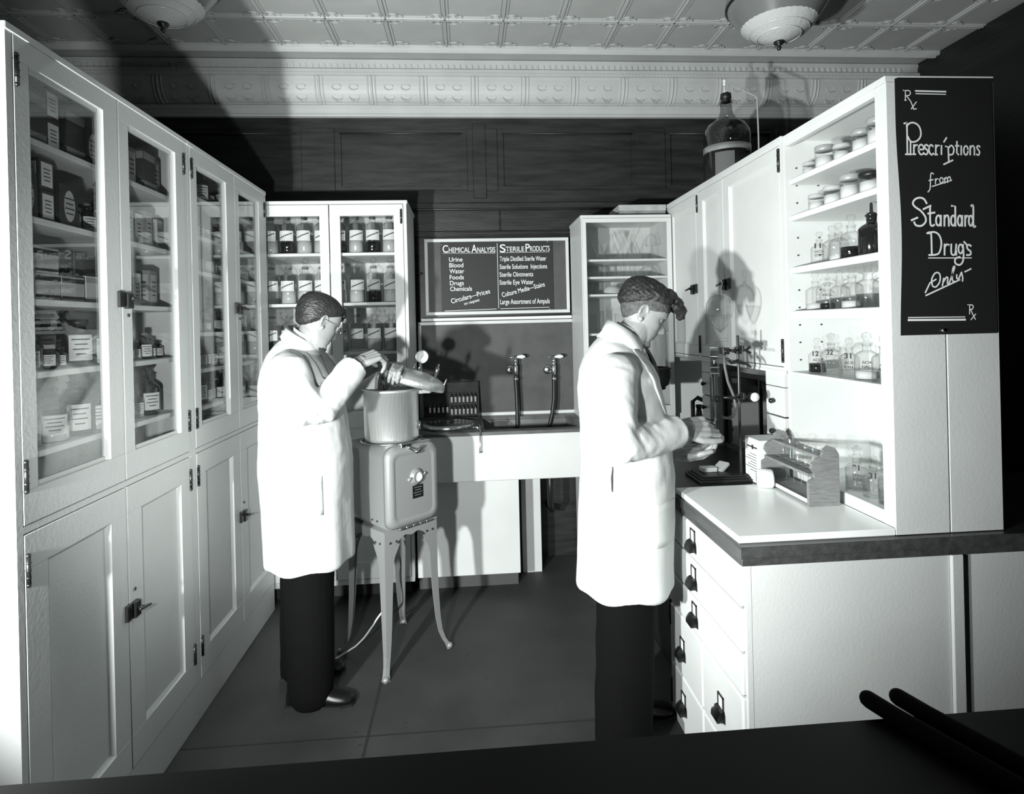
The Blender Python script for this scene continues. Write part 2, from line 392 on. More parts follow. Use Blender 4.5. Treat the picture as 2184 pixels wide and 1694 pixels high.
left_unit(2.560,3.525,3.058,[(2.585,3.055,2.655,2.945),(3.061,3.501,3.126,3.396)],SH2,'white glazed double cabinet further along, next to the man at the pot',False)

# ------------------------------------------------ cabinet of shop bottles facing us at the back left
def back_left():
    x0,x1,y0,y1,z0,z1=-1.27,-.345,3.56,4.045,.1,2.345
    t=thing('bottle_cabinet','white cabinet full of stoppered shop bottles behind the man at the pot','cabinet',((x0+x1)/2,3.8,0))
    b=MB(); yf=y0+.02
    b.box(x0,x0+.02,yf,y1,z0,z1-.02); b.box(x1-.02,x1,yf,y1,z0,z1-.02); b.box(x0,x1,y1-.012,y1,z0,z1-.02)
    b.bbox(x0-.004,x1+.006,y0-.004,y1,z1-.02,z1,.002)
    b.box(x0+.02,x1-.02,yf,y1,1.1,1.14); b.box(x0+.02,x1-.02,yf,y1,z0,z0+.02)
    b.box(x0,x0+.02,y0,yf,z0,z1-.02); b.box(x1-.018,x1,y0,yf,z0,z1-.02); b.box(x0+.02,x1-.018,y0,yf,1.12,1.138); b.box(x0+.02,x1-.018,y0,yf,z0,z0+.03)
    b.build('carcass',M_white,t)
    MB().box(x0+.02,x1-.03,y0+.09,y1-.05,0,z0).build('toe_kick',M_seam,t)
    for z in(2.045,1.75,1.46): MB().bbox(x0+.02,x1-.02,yf+.012,y1-.012,z-.018,z,.002).build('shelf',M_side,t)
    for a,bb,g0,g1 in((-1.248,-.796,-1.185,-.848),(-.790,-.366,-.730,-.420)):
        d=MB(); gz0,gz1=1.215,2.257
        d.bbox(a,bb,y0-.001,yf,gz1,2.322,.0015); d.bbox(a,bb,y0-.001,yf,1.142,gz0,.0015); d.bbox(a,g0,y0-.001,yf,gz0,gz1,.0015); d.bbox(g1,bb,y0-.001,yf,gz0,gz1,.0015)
        dr=d.build('glazed_door',M_white,t)
        e2=.011 if a>-1 else .002
        MB().prism([(g0-.003,yf-.010),(g1+.003,yf-.010+e2),(g1+.003,yf-.0075+e2),(g0-.003,yf-.0075)],gz0-.003,gz1+.003,'z').build('glass_pane',M_pane,dr)
        hx=a+.012 if a<-1 else bb-.010
        for z in(2.25,1.30): hinge((hx,y0-.004,z),'y',dr)
        d=MB(); d.bbox(a,bb,y0-.001,yf-.006,.135,1.116,.0015); d.box(a,a+.08,y0-.008,y0-.001,.135,1.116); d.box(bb-.08,bb,y0-.008,y0-.001,.135,1.116); d.box(a+.08,bb-.08,y0-.008,y0-.001,.135,.23); d.box(a+.08,bb-.08,y0-.008,y0-.001,1.02,1.116)
        dr=d.build('panelled_door',M_white,t)
    return t
back_left()
# ------------------------------------------------ glazed cabinet at the back right
def back_right():
    x0,x1,y0,y1,z0,z1=.71,1.278,3.65,4.045,.0,2.262
    t=thing('glassware_cabinet','white glass-fronted cabinet of laboratory glassware behind the man at the bench','cabinet',((x0+x1)/2,3.85,0))
    b=MB(); b.box(x0,x0+.018,y0,y1,z0,z1-.02); b.box(x1-.018,x1,y0,y1,z0,z1-.02); b.box(x0+.018,x1-.018,y1-.012,y1,z0,z1-.02)
    b.bbox(x0-.004,x1,y0-.004,y1,z1-.02,z1,.002); b.box(x0+.018,x1-.018,y0,y1-.012,.99,1.02); b.box(x0+.018,x1-.018,y0,y0+.012,0,.99)
    b.build('carcass',M_white,t)
    for z in(1.992,1.884,1.774,1.53,1.28): MB().bbox(x0+.018,x1-.018,y0+.03,y1-.012,z-.014,z,.002).build('shelf',M_side,t)
    d=MB(); a,bb,g0,g1,gz0,gz1=x0+.004,x1-.004,.738,1.245,1.075,2.214; yf=y0; ya=y0-.018
    d.bbox(a,bb,ya,yf,gz1,2.24,.0015); d.bbox(a,bb,ya,yf,1.02,gz0,.0015); d.bbox(a,g0,ya,yf,gz0,gz1,.0015); d.bbox(g1,bb,ya,yf,gz0,gz1,.0015)
    dr=d.build('glazed_door',M_white,t); MB().box(g0-.003,g1+.003,yf-.009,yf-.006,gz0-.003,gz1+.003).build('glass_pane',M_pane,dr)
    return t
back_right()
bx=thing('flat_carton','grey flat carton lying on top of the glass-fronted cabinet at back right','box',(1.13,3.85,2.262))
MB().bbox(.972,1.27,3.72,3.98,2.2625,2.312,.002).build('carton_base',M_boxg,bx); MB().bbox(.968,1.273,3.717,3.983,2.30,2.338,.002).build('lid',M_boxm,bx)

# ------------------------------------------------ right hand wall cabinets, bench and drawers
XR=1.286; XRB=1.63
def wall_cupboard():
    y0,y1,z0,z1=2.338,3.74,1.372,2.318
    t=thing('wall_cupboard','long white wall cupboard with three panelled doors above the bench','cupboard',((XR+XRB)/2,3.0,.93))
    b=MB(); b.box(XR+.02,XRB,y0,y0+.02,z0,z1); b.box(XR+.02,XRB,y1-.02,y1,z0,z1); b.box(XRB-.012,XRB,y0,y1,z0,z1)
    b.bbox(XR-.006,XRB,y0,y1,z1,z1+.02,.002); b.box(XR+.02,XRB,y0,y1,z0,z0+.02)
    for a,c in((y0,y0+.025),(3.235,3.262),(y1-.02,y1)): b.box(XR,XR+.02,a,c,z0+.025,z1-.012)
    b.box(XR,XR+.02,y0,y1,z0,z0+.025); b.box(XR,XR+.02,y0,y1,z1-.012,z1); b.tube([(XR-.002,y0,z0+.006),(XR-.002,y1,z0+.006)],.006,6)
    # the open compartments under the doors
    b.box(XR+.02,XRB,y1-.02,y1,.93,z0); b.box(XR+.02,XRB,3.10,3.12,.93,z0); b.box(XR+.02,XRB,3.23,3.25,.93,z0); b.box(XR+.02,XRB,2.515,2.53,.93,z0)
    b.box(XR+.24,XR+.25,3.25,y1,.93,z0)
    b.build('carcass',M_white,t)
    for a,bb,hs in((3.264,3.718,1),(2.909,3.233,1),(2.365,2.905,-1)):
        d=MB(); x0,x1=XR+.019,XR-.001; za,zb=z0+.028,z1-.014; p0,p1,q0,q1=a+.065,bb-.065,za+.06,zb-.055; e=.012
        d.bbox(x1,x0,a,bb,q1,zb,.0015); d.bbox(x1,x0,a,bb,za,q0,.0015); d.bbox(x1,x0,a,p0,q0,q1,.0015); d.bbox(x1,x0,p1,bb,q0,q1,.0015)
        d.box(XR+.012,x0,p0,p1,q0,q1)
        d.prism([(x1,p0),(XR+.012,p0),(XR+.012,p0+e)],q0,q1,'z'); d.prism([(x1,p1),(XR+.012,p1-e),(XR+.012,p1)],q0,q1,'z')
        d.prism([(x1,q0),(XR+.012,q0),(XR+.012,q0+e)],p0,p1,'y'); d.prism([(x1,q1),(XR+.012,q1-e),(XR+.012,q1)],p0,p1,'y')
        dr=fix_normals(d.build('panelled_door',M_white,t))
        hy=bb+.004 if hs>0 else a-.003
        for z in(zb-.06,za+.065): hinge((XR-.004,hy,z),'x',dr,.085)
        if bb>3.7: latch_x(XR,a+.03,1.775,-1,dr)
        if a<2.4: latch_x(XR,bb-.035,1.775,-1,dr)
    # two columns of small drawers
    for ya,yb in((2.36,2.515),(3.12,3.23)):
        z=.935
        for k,h in enumerate((.125,.13,.125)):
            d=MB(); d.bbox(XR-.002,XR+.018,ya+.003,yb-.003,z+.003,z+h-.003,.002); o=d.build('small_drawer',M_white,t)
            kb=MB(); kb.lathe([(0,.026),(.008,.025),(.012,.018),(.010,.010),(.005,.006),(.006,0)],10,M=Matrix.Translation((XR-.002,(ya+yb)/2,z+h/2))@Matrix.Rotation(-PI/2,4,'Y')); kb.build('knob',M_brass,o); z+=h
        MB().box(XR,XR+.02,ya,yb,z,1.374).build('apron',M_white,t)
    return t
wall_cupboard()
def open_shelves():
    y0,y1,z0,z1=1.734,2.335,.932,2.33
    t=thing('open_shelf_unit','white open shelf unit of jars and reagent bottles at the bench end','shelves',((XR+XRB)/2,2.03,.93))
    b=MB(); b.box(XR+.02,XRB,y0,y0+.02,z0,z1-.02); b.box(XR,XRB,y1-.02,y1,z0,z1-.02); b.box(XRB-.012,XRB,y0,y1,z0,z1-.02)
    b.bbox(XR-.006,XRB+.004,y0-.004,y1,z1-.02,z1,.002); b.bbox(XR,XR+.02,y0,y0+.052,z0,z1-.02,.0015); b.box(XR,XR+.02,y0+.052,y1-.02,z1-.045,z1-.0201)
    b.bbox(XR-.004,1.455,y0-.006,y0,z0,z1-.02,.001); b.bbox(1.46,XRB,y0-.006,y0,z0,z1-.02,.001)
    b.build('carcass',M_white,t)
    for z,th in((2.15,.022),(2.005,.022),(1.80,.026),(1.627,.034)): MB().bbox(XR+.002,XRB-.012,y0+.052,y1-.035,z-th,z,.003).build('shelf',M_white,t)
    MB().bbox(XR+.002,XRB-.012,y0+.052,y1-.02,1.372,1.384,.002).build('shelf',M_white,t)
    MB().bbox(XR+.002,XRB-.012,y0+.052,y1-.02,z0,.99,.003).build('shelf',M_white,t)
    p=MB()
    for z in[1.43+.07*k for k in range(12)]:
        for x in(1.33,1.42): p.cyl((0,0,0),.0035,.003,8,Matrix.Translation((x,y1-.0195,z))@Matrix.Rotation(PI/2,4,'X'))
    p.build('peg_holes',M_seam,t)
    return t
open_shelves()
# bench: worktop, slab, drawers
t=thing('worktop','dark wooden bench top with a thick layered edge, running under the wall cupboard','worktop',(1.5,2.6,.93))
w=MB(); w.box(.783,2.6,1.700,2.34,.905,.93); w.box(.783,1.62,2.34,3.645,.905,.93); w.build('top_board',M_cwood,t)
w=MB(); w.bbox(.778,2.6,1.696,1.716,.897,.929,.002); w.bbox(.778,.798,1.716,3.645,.897,.929,.002); w.bbox(.786,2.6,1.704,1.725,.872,.897,.002); w.bbox(.786,.80,1.725,3.645,.872,.897,.002); w.build('edging',M_cedge,t)
t=thing('marble_slab','white marble slab lying on the corner of the dark bench top','slab',(1.03,2.0,.93))
MB().bbox(.788,1.282,1.728,2.268,.9305,.952,.003).build('slab',mat('white_marble',.93,.25,var=.04,scale=4),t)
def pull(y,z,parent,x=.8):
    """card frame over a cup pull on a face that looks to -x"""
    m=MB(); w,h=.021,.024
    for a,b,c,d in((-w,w,z+h-.004,z+h),(-w,w,z-h,z-h+.004),(-w,-w+.004,z-h,z+h),(w-.004,w,z-h,z+h)): m.box(x-.005,x,y+a,y+b,c+.022,d+.022)
    fr=m.build('card_frame',M_brass,parent); MB().box(x-.002,x+.001,y-w+.003,y+w-.003,z+.002,z+.043).build('card',M_label,fr)
    c=MB(); v=[];f=[]; n=8
    for j in(-1,1):
        for i in range(n+1):
            a=i/n*PI*.55; v.append((x-.004-.022*math.sin(a),y+j*.026,z+.004-.030*(1-math.cos(a))*1.0))
    f=[(i,i+1,n+1+i+1,n+1+i) for i in range(n)]
    v+= [(x-.001,y-.026,z+.004),(x-.001,y+.026,z+.004),(x-.001,y-.026,z-.028),(x-.001,y+.026,z-.028)]; k=2*(n+1)
    f+=[(0,n+1,k+1,k),tuple(list(range(n+1))+[k+2,k]),tuple(list(range(2*n+1,n,-1))+[k+1,k+3])]
    c.add(v,f,True); c.box(x-.003,x,y-.029,y+.029,z-.034,z-.004); c.build('cup_pull',M_brass,parent)
def base_cabinet():
    x0,x1,y0,y1=.80,1.44,1.716,2.40
    t=thing('drawer_cabinet','white drawer cabinet at the end of the bench with five rows of labelled pulls','cabinet',(1.1,2.05,0))
    b=MB(); b.box(x0+.018,x1,y0,y0+.02,0,.871); b.box(x0+.018,x1,y1-.02,y1,0,.871); b.box(x1-.02,x1,y0+.02,y1-.02,.06,.871); b.box(x0+.018,x1,y0+.02,y1-.02,0,.06)
    b.box(x0+.016,x0+.03,y0+.02,y1-.02,0,.871); b.bbox(x0,x0+.018,y0-.001,y0+.012,0,.871,.001); b.box(x0,x0+.018,2.374,y1,0,.871); b.box(x0,x0+.018,y0+.01,2.374,0,.05)
    b.build('carcass',M_white,t)
    a,c=y0+.016,2.370; rows=[(.738,.862),(.602,.732),(.472,.596)]
    for z0,z1 in rows:
        o=fix_normals(MB().bbox(x0-.010,x0+.014,a,c,z0,z1,.006).build('drawer',M_white,t)); pull(2.10,(z0+z1)/2+.002,o,x0-.010)
    for ya,yb in((a,2.04),(2.046,c)):
        for z0,z1 in((.236,.466),(.056,.230)):
            o=fix_normals(MB().bbox(x0-.010,x0+.014,ya,yb,z0,z1,.006).build('drawer',M_white,t)); pull((ya+yb)/2 if ya<2 else 2.235,(z0+z1)/2-.012,o,x0-.010)
    for z in(.415,.10): hinge((x0-.004,2.388,z),'x',t,.09)
    return t
base_cabinet()
t=thing('side_cabinet','white panelled cabinet carrying the dark bench top at the right edge','cabinet',(2.0,2.0,0))
b=MB(); b.bbox(1.442,1.478,1.706,1.76,0,.871,.002); b.box(1.478,2.6,1.724,1.744,0,.871); b.box(2.56,2.6,1.744,2.33,0,.871); b.box(1.478,2.56,2.31,2.33,0,.871); b.box(1.45,1.478,1.76,2.33,0,.871); b.build('carcass',M_white,t)
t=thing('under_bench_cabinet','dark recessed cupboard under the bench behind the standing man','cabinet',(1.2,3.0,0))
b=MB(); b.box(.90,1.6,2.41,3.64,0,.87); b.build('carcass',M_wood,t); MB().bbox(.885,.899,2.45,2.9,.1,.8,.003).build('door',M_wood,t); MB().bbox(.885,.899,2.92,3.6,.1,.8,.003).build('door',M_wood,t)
# ------------------------------------------------ ceiling lamps
def pendant(x,y,zt,label):
    t=thing('ceiling_lamp',label,'lamp',(x,y,CZ),'glass bowl lamps on the tin ceiling')
    m_o=mat('enamelled_lamp_band',.16,.25); m_r=mat('prismatic_milk_glass',.55,.25,bump=.3,bscale=60)
    MB().lathe([(.172,.098),(.2,.14),(.222,.17),(.232,.19),(.240,.23),(.225,.28),(.17,.32),(.09,.345),(.05,.36)],32,(x,y,zt)).build('upper_bowl',m_o,t)
    n=72; mb=MB(); prof=[(0,.012),(.04,.020),(.08,.034),(.12,.054),(.15,.076),(.172,.098)]; v=[];f=[]
    for r,z in prof[1:]:
        for i in range(n):
            a=2*PI*i/n; rr=r+(.0022 if i%2 else -.0022); v.append((x+rr*math.cos(a),y+rr*math.sin(a),zt+z))
    k=len(prof)-1
    for j in range(k-1):
        for i in range(n): f.append((j*n+i,j*n+(i+1)%n,(j+1)*n+(i+1)%n,(j+1)*n+i))
    v.append((x,y,zt+.012)); f+=[(len(v)-1,(i+1)%n,i) for i in range(n)]
    mb.add(v,f,True)
    for r,z in((.1,.042),(.135,.064)): mb.lathe([(r-.002,z-.004),(r+.004,z-.003),(r+.004,z+.004),(r-.002,z+.004)],48,(x,y,zt))
    mb.build('ribbed_glass',m_r,t)
    MB().lathe([(0,-.028),(.008,-.024),(.012,-.012),(.006,-.004),(.022,.004),(.026,.014),(0,.016)],12,(x,y,zt)).build('finial',M_brass,t)
    MB().lathe([(.235,.196),(.244,.2),(.244,.206),(.235,.21)],40,(x,y,zt)).build('metal_rim',M_brass,t)
    MB().lathe([(.05,.355),(.05,.38),(.085,.40),(.09,CZ-zt)],20,(x,y,zt)).build('canopy',M_brass,t)
pendant(-1.335,2.8,2.975,'white glass bowl ceiling lamp above the left wall cabinets')
pendant(1.537,2.8,2.925,'ribbed glass bowl ceiling lamp above the right wall cupboards')

# ------------------------------------------------ carboy and its siphon
t=thing('carboy','large glass carboy with a stoppered neck standing on the wall cupboard','bottle',(1.50,3.32,2.338))
cx,cy,cz=1.50,3.32,2.3385
MB().lathe([(0,0),(.115,0),(.128,.012),(.130,.03),(.130,.30),(.124,.335),(.10,.372),(.065,.395),(.042,.42),(.033,.45),(.031,.485),(.036,.492),(.036,.50),(.031,.505),(.031,.515)],32,(cx,cy,cz)).build('glass_body',M_smoke,t)
MB().lathe([(0,.50),(.028,.50),(.028,.52),(.031,.522),(.029,.548),(0,.55)],16,(cx,cy,cz)).build('stopper',M_rubber,t)
MB().lathe([(.1305,.205),(.1305,.24),(.128,.24),(.128,.205),(.1305,.205)],32,(cx,cy,cz)).build('metal_band',M_alu,t)
MB().lathe([(0,.006),(.124,.006),(.125,.2),(0,.2)],28,(cx,cy,cz)).build('liquid',mat('carboy_liquid',.05,.12),t)
g=MB()
for i in range(9):
    a0=-2.5+i*.09; a1=a0+.09
    g.add([(cx+.1312*math.cos(a),cy+.1312*math.sin(a),cz+z) for a,z in((a0,.03),(a1,.03),(a1,.19),(a0,.19))],[(0,1,2,3)])
g.build('label',mat('dingy_label',.12,.8),t)
g=MB(); g.tube([(cx-.005,cy,cz+.53),(cx-.006,cy,cz+.60)],.0045,8); g.sphere((cx-.006,cy,cz+.605),.011,10); g.sphere((cx-.006,cy,cz+.622),.012,10); g.build('air_valve',M_label,t)
MB().tube([(cx+.008,cy,cz+.53),(cx+.010,cy,cz+.585),(cx+.02,cy,cz+.60),(cx+.04,cy,cz+.597),(cx+.165,cy-.02,cz+.53),(cx+.175,cy-.02,cz+.515),(cx+.178,cy-.02,cz+.30),(cx+.176,cy-.02,cz+.005)],.0045,8).build('siphon_tube',M_boxm,t)

# ------------------------------------------------ boards behind the sink
def board(x0,x1,z0,z1,yb,label,frames,name):
    t=thing(name,label,'board',((x0+x1)/2,yb,z0)); w=.022
    o=MB().box(x0+.008,x1-.008,yb-.012,yb,z0+.008,z1-.008).build('panel',mat('grey_board',.07,.6,var=.2,scale=9),t)
    m=MB()
    for a,b,c,d in((x0,x1,z1-w,z1),(x0,x1,z0,z0+w),(x0,x0+w,z0+w,z1-w),(x1-w,x1,z0+w,z1-w)): m.bbox(a,b,yb-.024,yb-.004,c,d,.003)
    m.build('frame',M_white,t); return t
sg=board(-.279,.700,1.672,2.186,4.074,'framed grey board above the sink with the lettered black notice pinned on','',"notice_board")
MB().bbox(-.31,.706,4.025,4.088,1.632,1.652,.003).build('ledge',M_side,sg)
bb=board(-.335,.735,.985,1.628,4.074,'framed dark splash board behind the two sink taps','','splash_board')
# printed notice
yP=4.0555
nt=thing('wall_notice','black notice with white lettering on chemical analysis and sterile products','sign',(.21,yP,1.69))
MB().box(-.172,.590,yP,yP+.002,1.686,2.168).build('sheet',mat('black_notice_paper',.014,.6),nt)
M_let=mat('white_lettering_paint',.8,.6)
def ax(cx,cy): # measured on the notice: crop columns and rows to metres on its plane
    u,v=850+cx/3.08,400+cy/3.08
    return (-.168+(u-940-(v-515)*.033)*.003176, 2.168-(v-514.5+(u-940)*.004)*.003165)
def wl(s,cx,cy,cw,ch,rot=0,bold=.008):
    x,z=ax(cx,cy); w=cw/3.08*.003176; h=ch/3.08*.003165; c,sn=math.cos(rot),math.sin(rot)
    text_mesh('lettering',s,M_let,(x,yP-.0006,z),(c,0,sn),(-sn,0,c),w,h,nt,depth=.0004,bold=bold)
wl('C',290,425,36,50); wl('HEMICAL',330,425,140,34); wl('A',478,427,36,55); wl('NALYSIS',516,427,118,36)
wl('S',664,427,38,55); wl('TERILE',703,423,122,34); wl('P',834,425,28,55); wl('RODUCTS',864,422,130,36)
for s,y,w in(('Urine',485,88),('Blood',523,92),('Water',562,96),('Foods',602,92),('Drugs',640,90),('Chemicals',678,142)): wl(s,332+(y-485)*.05,y,w,30)
wl('Circulars—Prices',352,760,262,32,.245); wl('on request',435,772,104,20,.245)
for s,y,w in(('Triple Distilled Sterile Water',486,308),('Sterile Solutions  Injections',538,314),('Sterile Ointments',589,222),('Sterile Eye Water',641,226)): wl(s,664,y,w,32)
wl('Culture Media—Stains',684,724,292,32,.235); wl('Large Assortment of Ampuls',670,770,328,34)
ru=MB()
for a,b,w in(((645,368),(660,795),.003),((308,808),(646,800),.003),((672,800),(994,795),.003),((292,430),(634,432),.002),((664,430),(990,428),.002)): ribbon(ru,[ax(*a),ax(*b)],w,yP-.0006)
ru.build('ruled_lines',M_let,nt)
for c in((281,373),(978,360),(297,822),(997,806)):
    x,z=ax(*c); MB().sphere((x,yP-.001,z),.005,8).build('pin',M_steel,nt)

# ------------------------------------------------ sink, taps and hoses
t=thing('sink','wide stone-rimmed white sink below the boards','sink',(.2,3.75,.7))
m=MB(); x0,x1,y0,y1=-.330,.700,3.45,4.05
m.bbox(x0,x1,y0,y0+.03,.70,.965,.004); m.box(x0,x0+.03,y0+.03,y1,.70,.965); m.box(x1-.03,x1,y0+.03,y1,.70,.965); m.box(x0+.03,x1-.03,y1-.03,y1,.70,.965); m.box(x0+.03,x1-.03,y0+.03,y1-.03,.70,.735)
m.build('apron',M_white,t)
m=MB(); m.bbox(x0-.005,x1+.008,y0-.008,y0+.07,.965,.985,.003); m.bbox(x0-.005,.08,y0+.07,y1,.965,.985,.003); m.bbox(x1-.06,x1+.008,y0+.07,y1,.965,.985,.003); m.bbox(.08,x1-.06,y1-.07,y1,.965,.985,.003)
m.build('rim',mat('worn_stone_rim',.10,.4,var=.3,scale=12),t)
m=MB(); m.box(.08,.085,y0+.07,y1-.07,.74,.965); m.box(.085,x1-.06,y0+.065,y0+.07,.74,.965); m.box(x1-.06,x1-.055,y0+.07,y1-.07,.74,.965); m.box(.085,x1-.06,y1-.07,y1-.065,.74,.965); m.box(.085,x1-.06,y0+.07,y1-.07,.736,.742)
m.build('basin',mat('stained_basin',.16,.4,var=.3,scale=6),t)
MB().tube([(.69,3.6,.70),(.69,3.6,0)],.016,10).build('leg',M_steel,t)
MB().tube([(.5,3.8,.70),(.5,3.8,.45),(.52,3.9,.38),(.52,4.08,.36)],.02,10).build('drain_pipe',M_black,t)
for x,lab,z in((.311,'left brass sink tap with a porcelain lever and hanging hose',1.30),(.566,'right brass sink tap with a porcelain lever and curved hose',1.295)):
    t=thing('tap',lab,'tap',(x,4.05,z),'taps on the splash board')
    m=MB(); R90=Matrix.Translation((x-.03,4.052,z-.01))@Matrix.Rotation(PI/2,4,'X')
    m.lathe([(0,0),(.032,0),(.032,.006),(.02,.012),(.012,.014),(0,.014)],20,M=R90); m.build('wall_flange',M_steel,t)
    m=MB(); m.tube([(x-.03,4.045,z-.01),(x-.02,4.0,z),(x,3.985,z+.004)],.011,10); m.lathe([(0,-.05),(.011,-.05),(.013,-.03),(.016,-.02),(.016,.02),(.011,.03),(.010,.05),(.014,.055),(.006,.065),(.006,.078),(0,.08)],14,(x,3.98,z))
    m.build('valve_body',M_steel,t)
    m=MB(); m.tube([(x-.03,3.98,z+.078),(x+.012,3.98,z+.08)],.006,8,round_=True); m.build('lever',M_steel,t)
    m=MB(); m.tube([(x+.010,3.98,z+.080),(x+.025,3.98,z+.082),(x+.045,3.978,z+.082),(x+.058,3.976,z+.082)],[.006,.011,.015,.009],10,round_=True); m.build('porcelain_grip',mat('white_porcelain',.85,.12),t)
    e=[(x,3.98,z-.045),(x,3.98,z-.09),(x+(.004 if x<.4 else -.002),3.98,z-.2),(x+(.004 if x<.4 else -.018),3.97,z-.3),(x+(.0 if x<.4 else -.052),3.95,z-.42),(x-(0 if x<.4 else .085),3.94,z-.47)]
    MB().tube(e,.0135,10,round_=True).build('hose',M_rubber,t)
    MB().lathe([(.015,-.075),(.017,-.072),(.017,-.06),(.015,-.057)],14,(x,3.98,z)).build('hose_clip',M_steel,t)
# rack of vials, spare lid
t=thing('vial_rack','dark rack holding rows of small white-capped vials, leaning on the splash board','rack',(-.12,3.95,.985))
m=MB(); m.box(-.300,.055,4.008,4.016,.986,1.225); m.box(-.300,.055,3.93,4.008,.986,.996); m.prism([(3.93,.986),(4.01,.986),(4.01,1.225),(4.0,1.225)],-.306,-.300,'x'); m.prism([(3.93,.986),(4.01,.986),(4.01,1.225),(4.0,1.225)],.055,.061,'x'); m.box(-.300,.055,4.0,4.012,1.205,1.225)
for z in(1.065,1.15): m.box(-.300,.055,3.985,4.008,z,z+.005)
m.build('rack_frame',M_boxd,t)
def vial(x,z,k):
    o=MB(); o.lathe([(0,0),(.0065,0),(.0065,.05),(.004,.055),(.004,.06)],8,(x,3.982,z)); ob=o.build('vial',M_amber,None)
    tag(ob,'small dark vial in the %s, %s from the left'%k,'vial','vials in the dark rack behind the sink')
    ob['label']='small dark vial in the %s of the rack, %s from the left'%k
    l=MB(); l.lathe([(.0068,.0),(.0071,.001),(.0071,.034),(.0068,.035)],8,(x,3.982,z)); l.build('label',M_label,ob)
for i in range(5): vial(-.262+i*.0285,.997+.03,('lower left tier',ORD[i]))
for i in range(7): vial(-.118+i*.0262,.997+.016,('bottom right tier',ORD[i]))
for i in range(7): vial(-.118+i*.0262,1.071+.022,('upper right tier',ORD[i]))
t=thing('spare_pot_lid','round flat metal lid with a wing clamp, lying on the sink drainboard','lid',(-.12,3.62,.985))
m=MB(); m.lathe([(0,.004),(.148,.004),(.152,.006),(.152,.028),(.146,.032),(.12,.034),(0,.04)],36,(-.13,3.635,.982),closed=False); m.build('disc',M_steel,t)
m=MB(); m.lathe([(.03,.0),(.034,.01),(.02,.018),(0,.02)],14,(-.13,3.635,1.02)); m.build('hub',M_black,t)
m=MB(); m.tube([(.0,3.545,1.0),(.055,3.50,1.0)],.008,8); m.tube([(.045,3.47,1.0),(.068,3.53,1.004)],.006,8,round_=True); m.tube([(.052,3.50,1.02),(.056,3.425,.99),(.052,3.42,.88)],.0035,6,round_=True); m.sphere((.052,3.42,.875),.007,8); m.build('wing_clamp',M_steel,t)
m=MB(); m.bbox(-.13,-.02,3.535,3.56,1.012,1.018,.001) ; m.build('strap',M_brass,t)
# joinery below the sink
t=thing('sink_base_cupboard','plain white cupboard front under the left half of the sink','cupboard',(0,3.8,0))
m=MB(); m.bbox(-.330,.284,3.60,3.63,.10,.699,.002); m.box(-.33,-.312,3.63,4.05,.1,.699); m.box(.266,.284,3.63,4.05,.1,.699); m.build('carcass',M_white,t)
m=MB(); m.box(-.33,.275,3.68,4.04,0,.1); m.build('toe_kick',mat('grey_toe_board',.07,.6),t)
t=thing('loose_board','narrow white board with a capped top standing on end under the sink','board',(.37,3.9,0))
m=MB(); m.bbox(.318,.442,3.84,3.86,.0,.655,.002,M=None); m.build('plank',M_white,t); m=MB(); m.bbox(.312,.436,3.832,3.868,.655,.672,.002); m.build('cap',M_side,t)

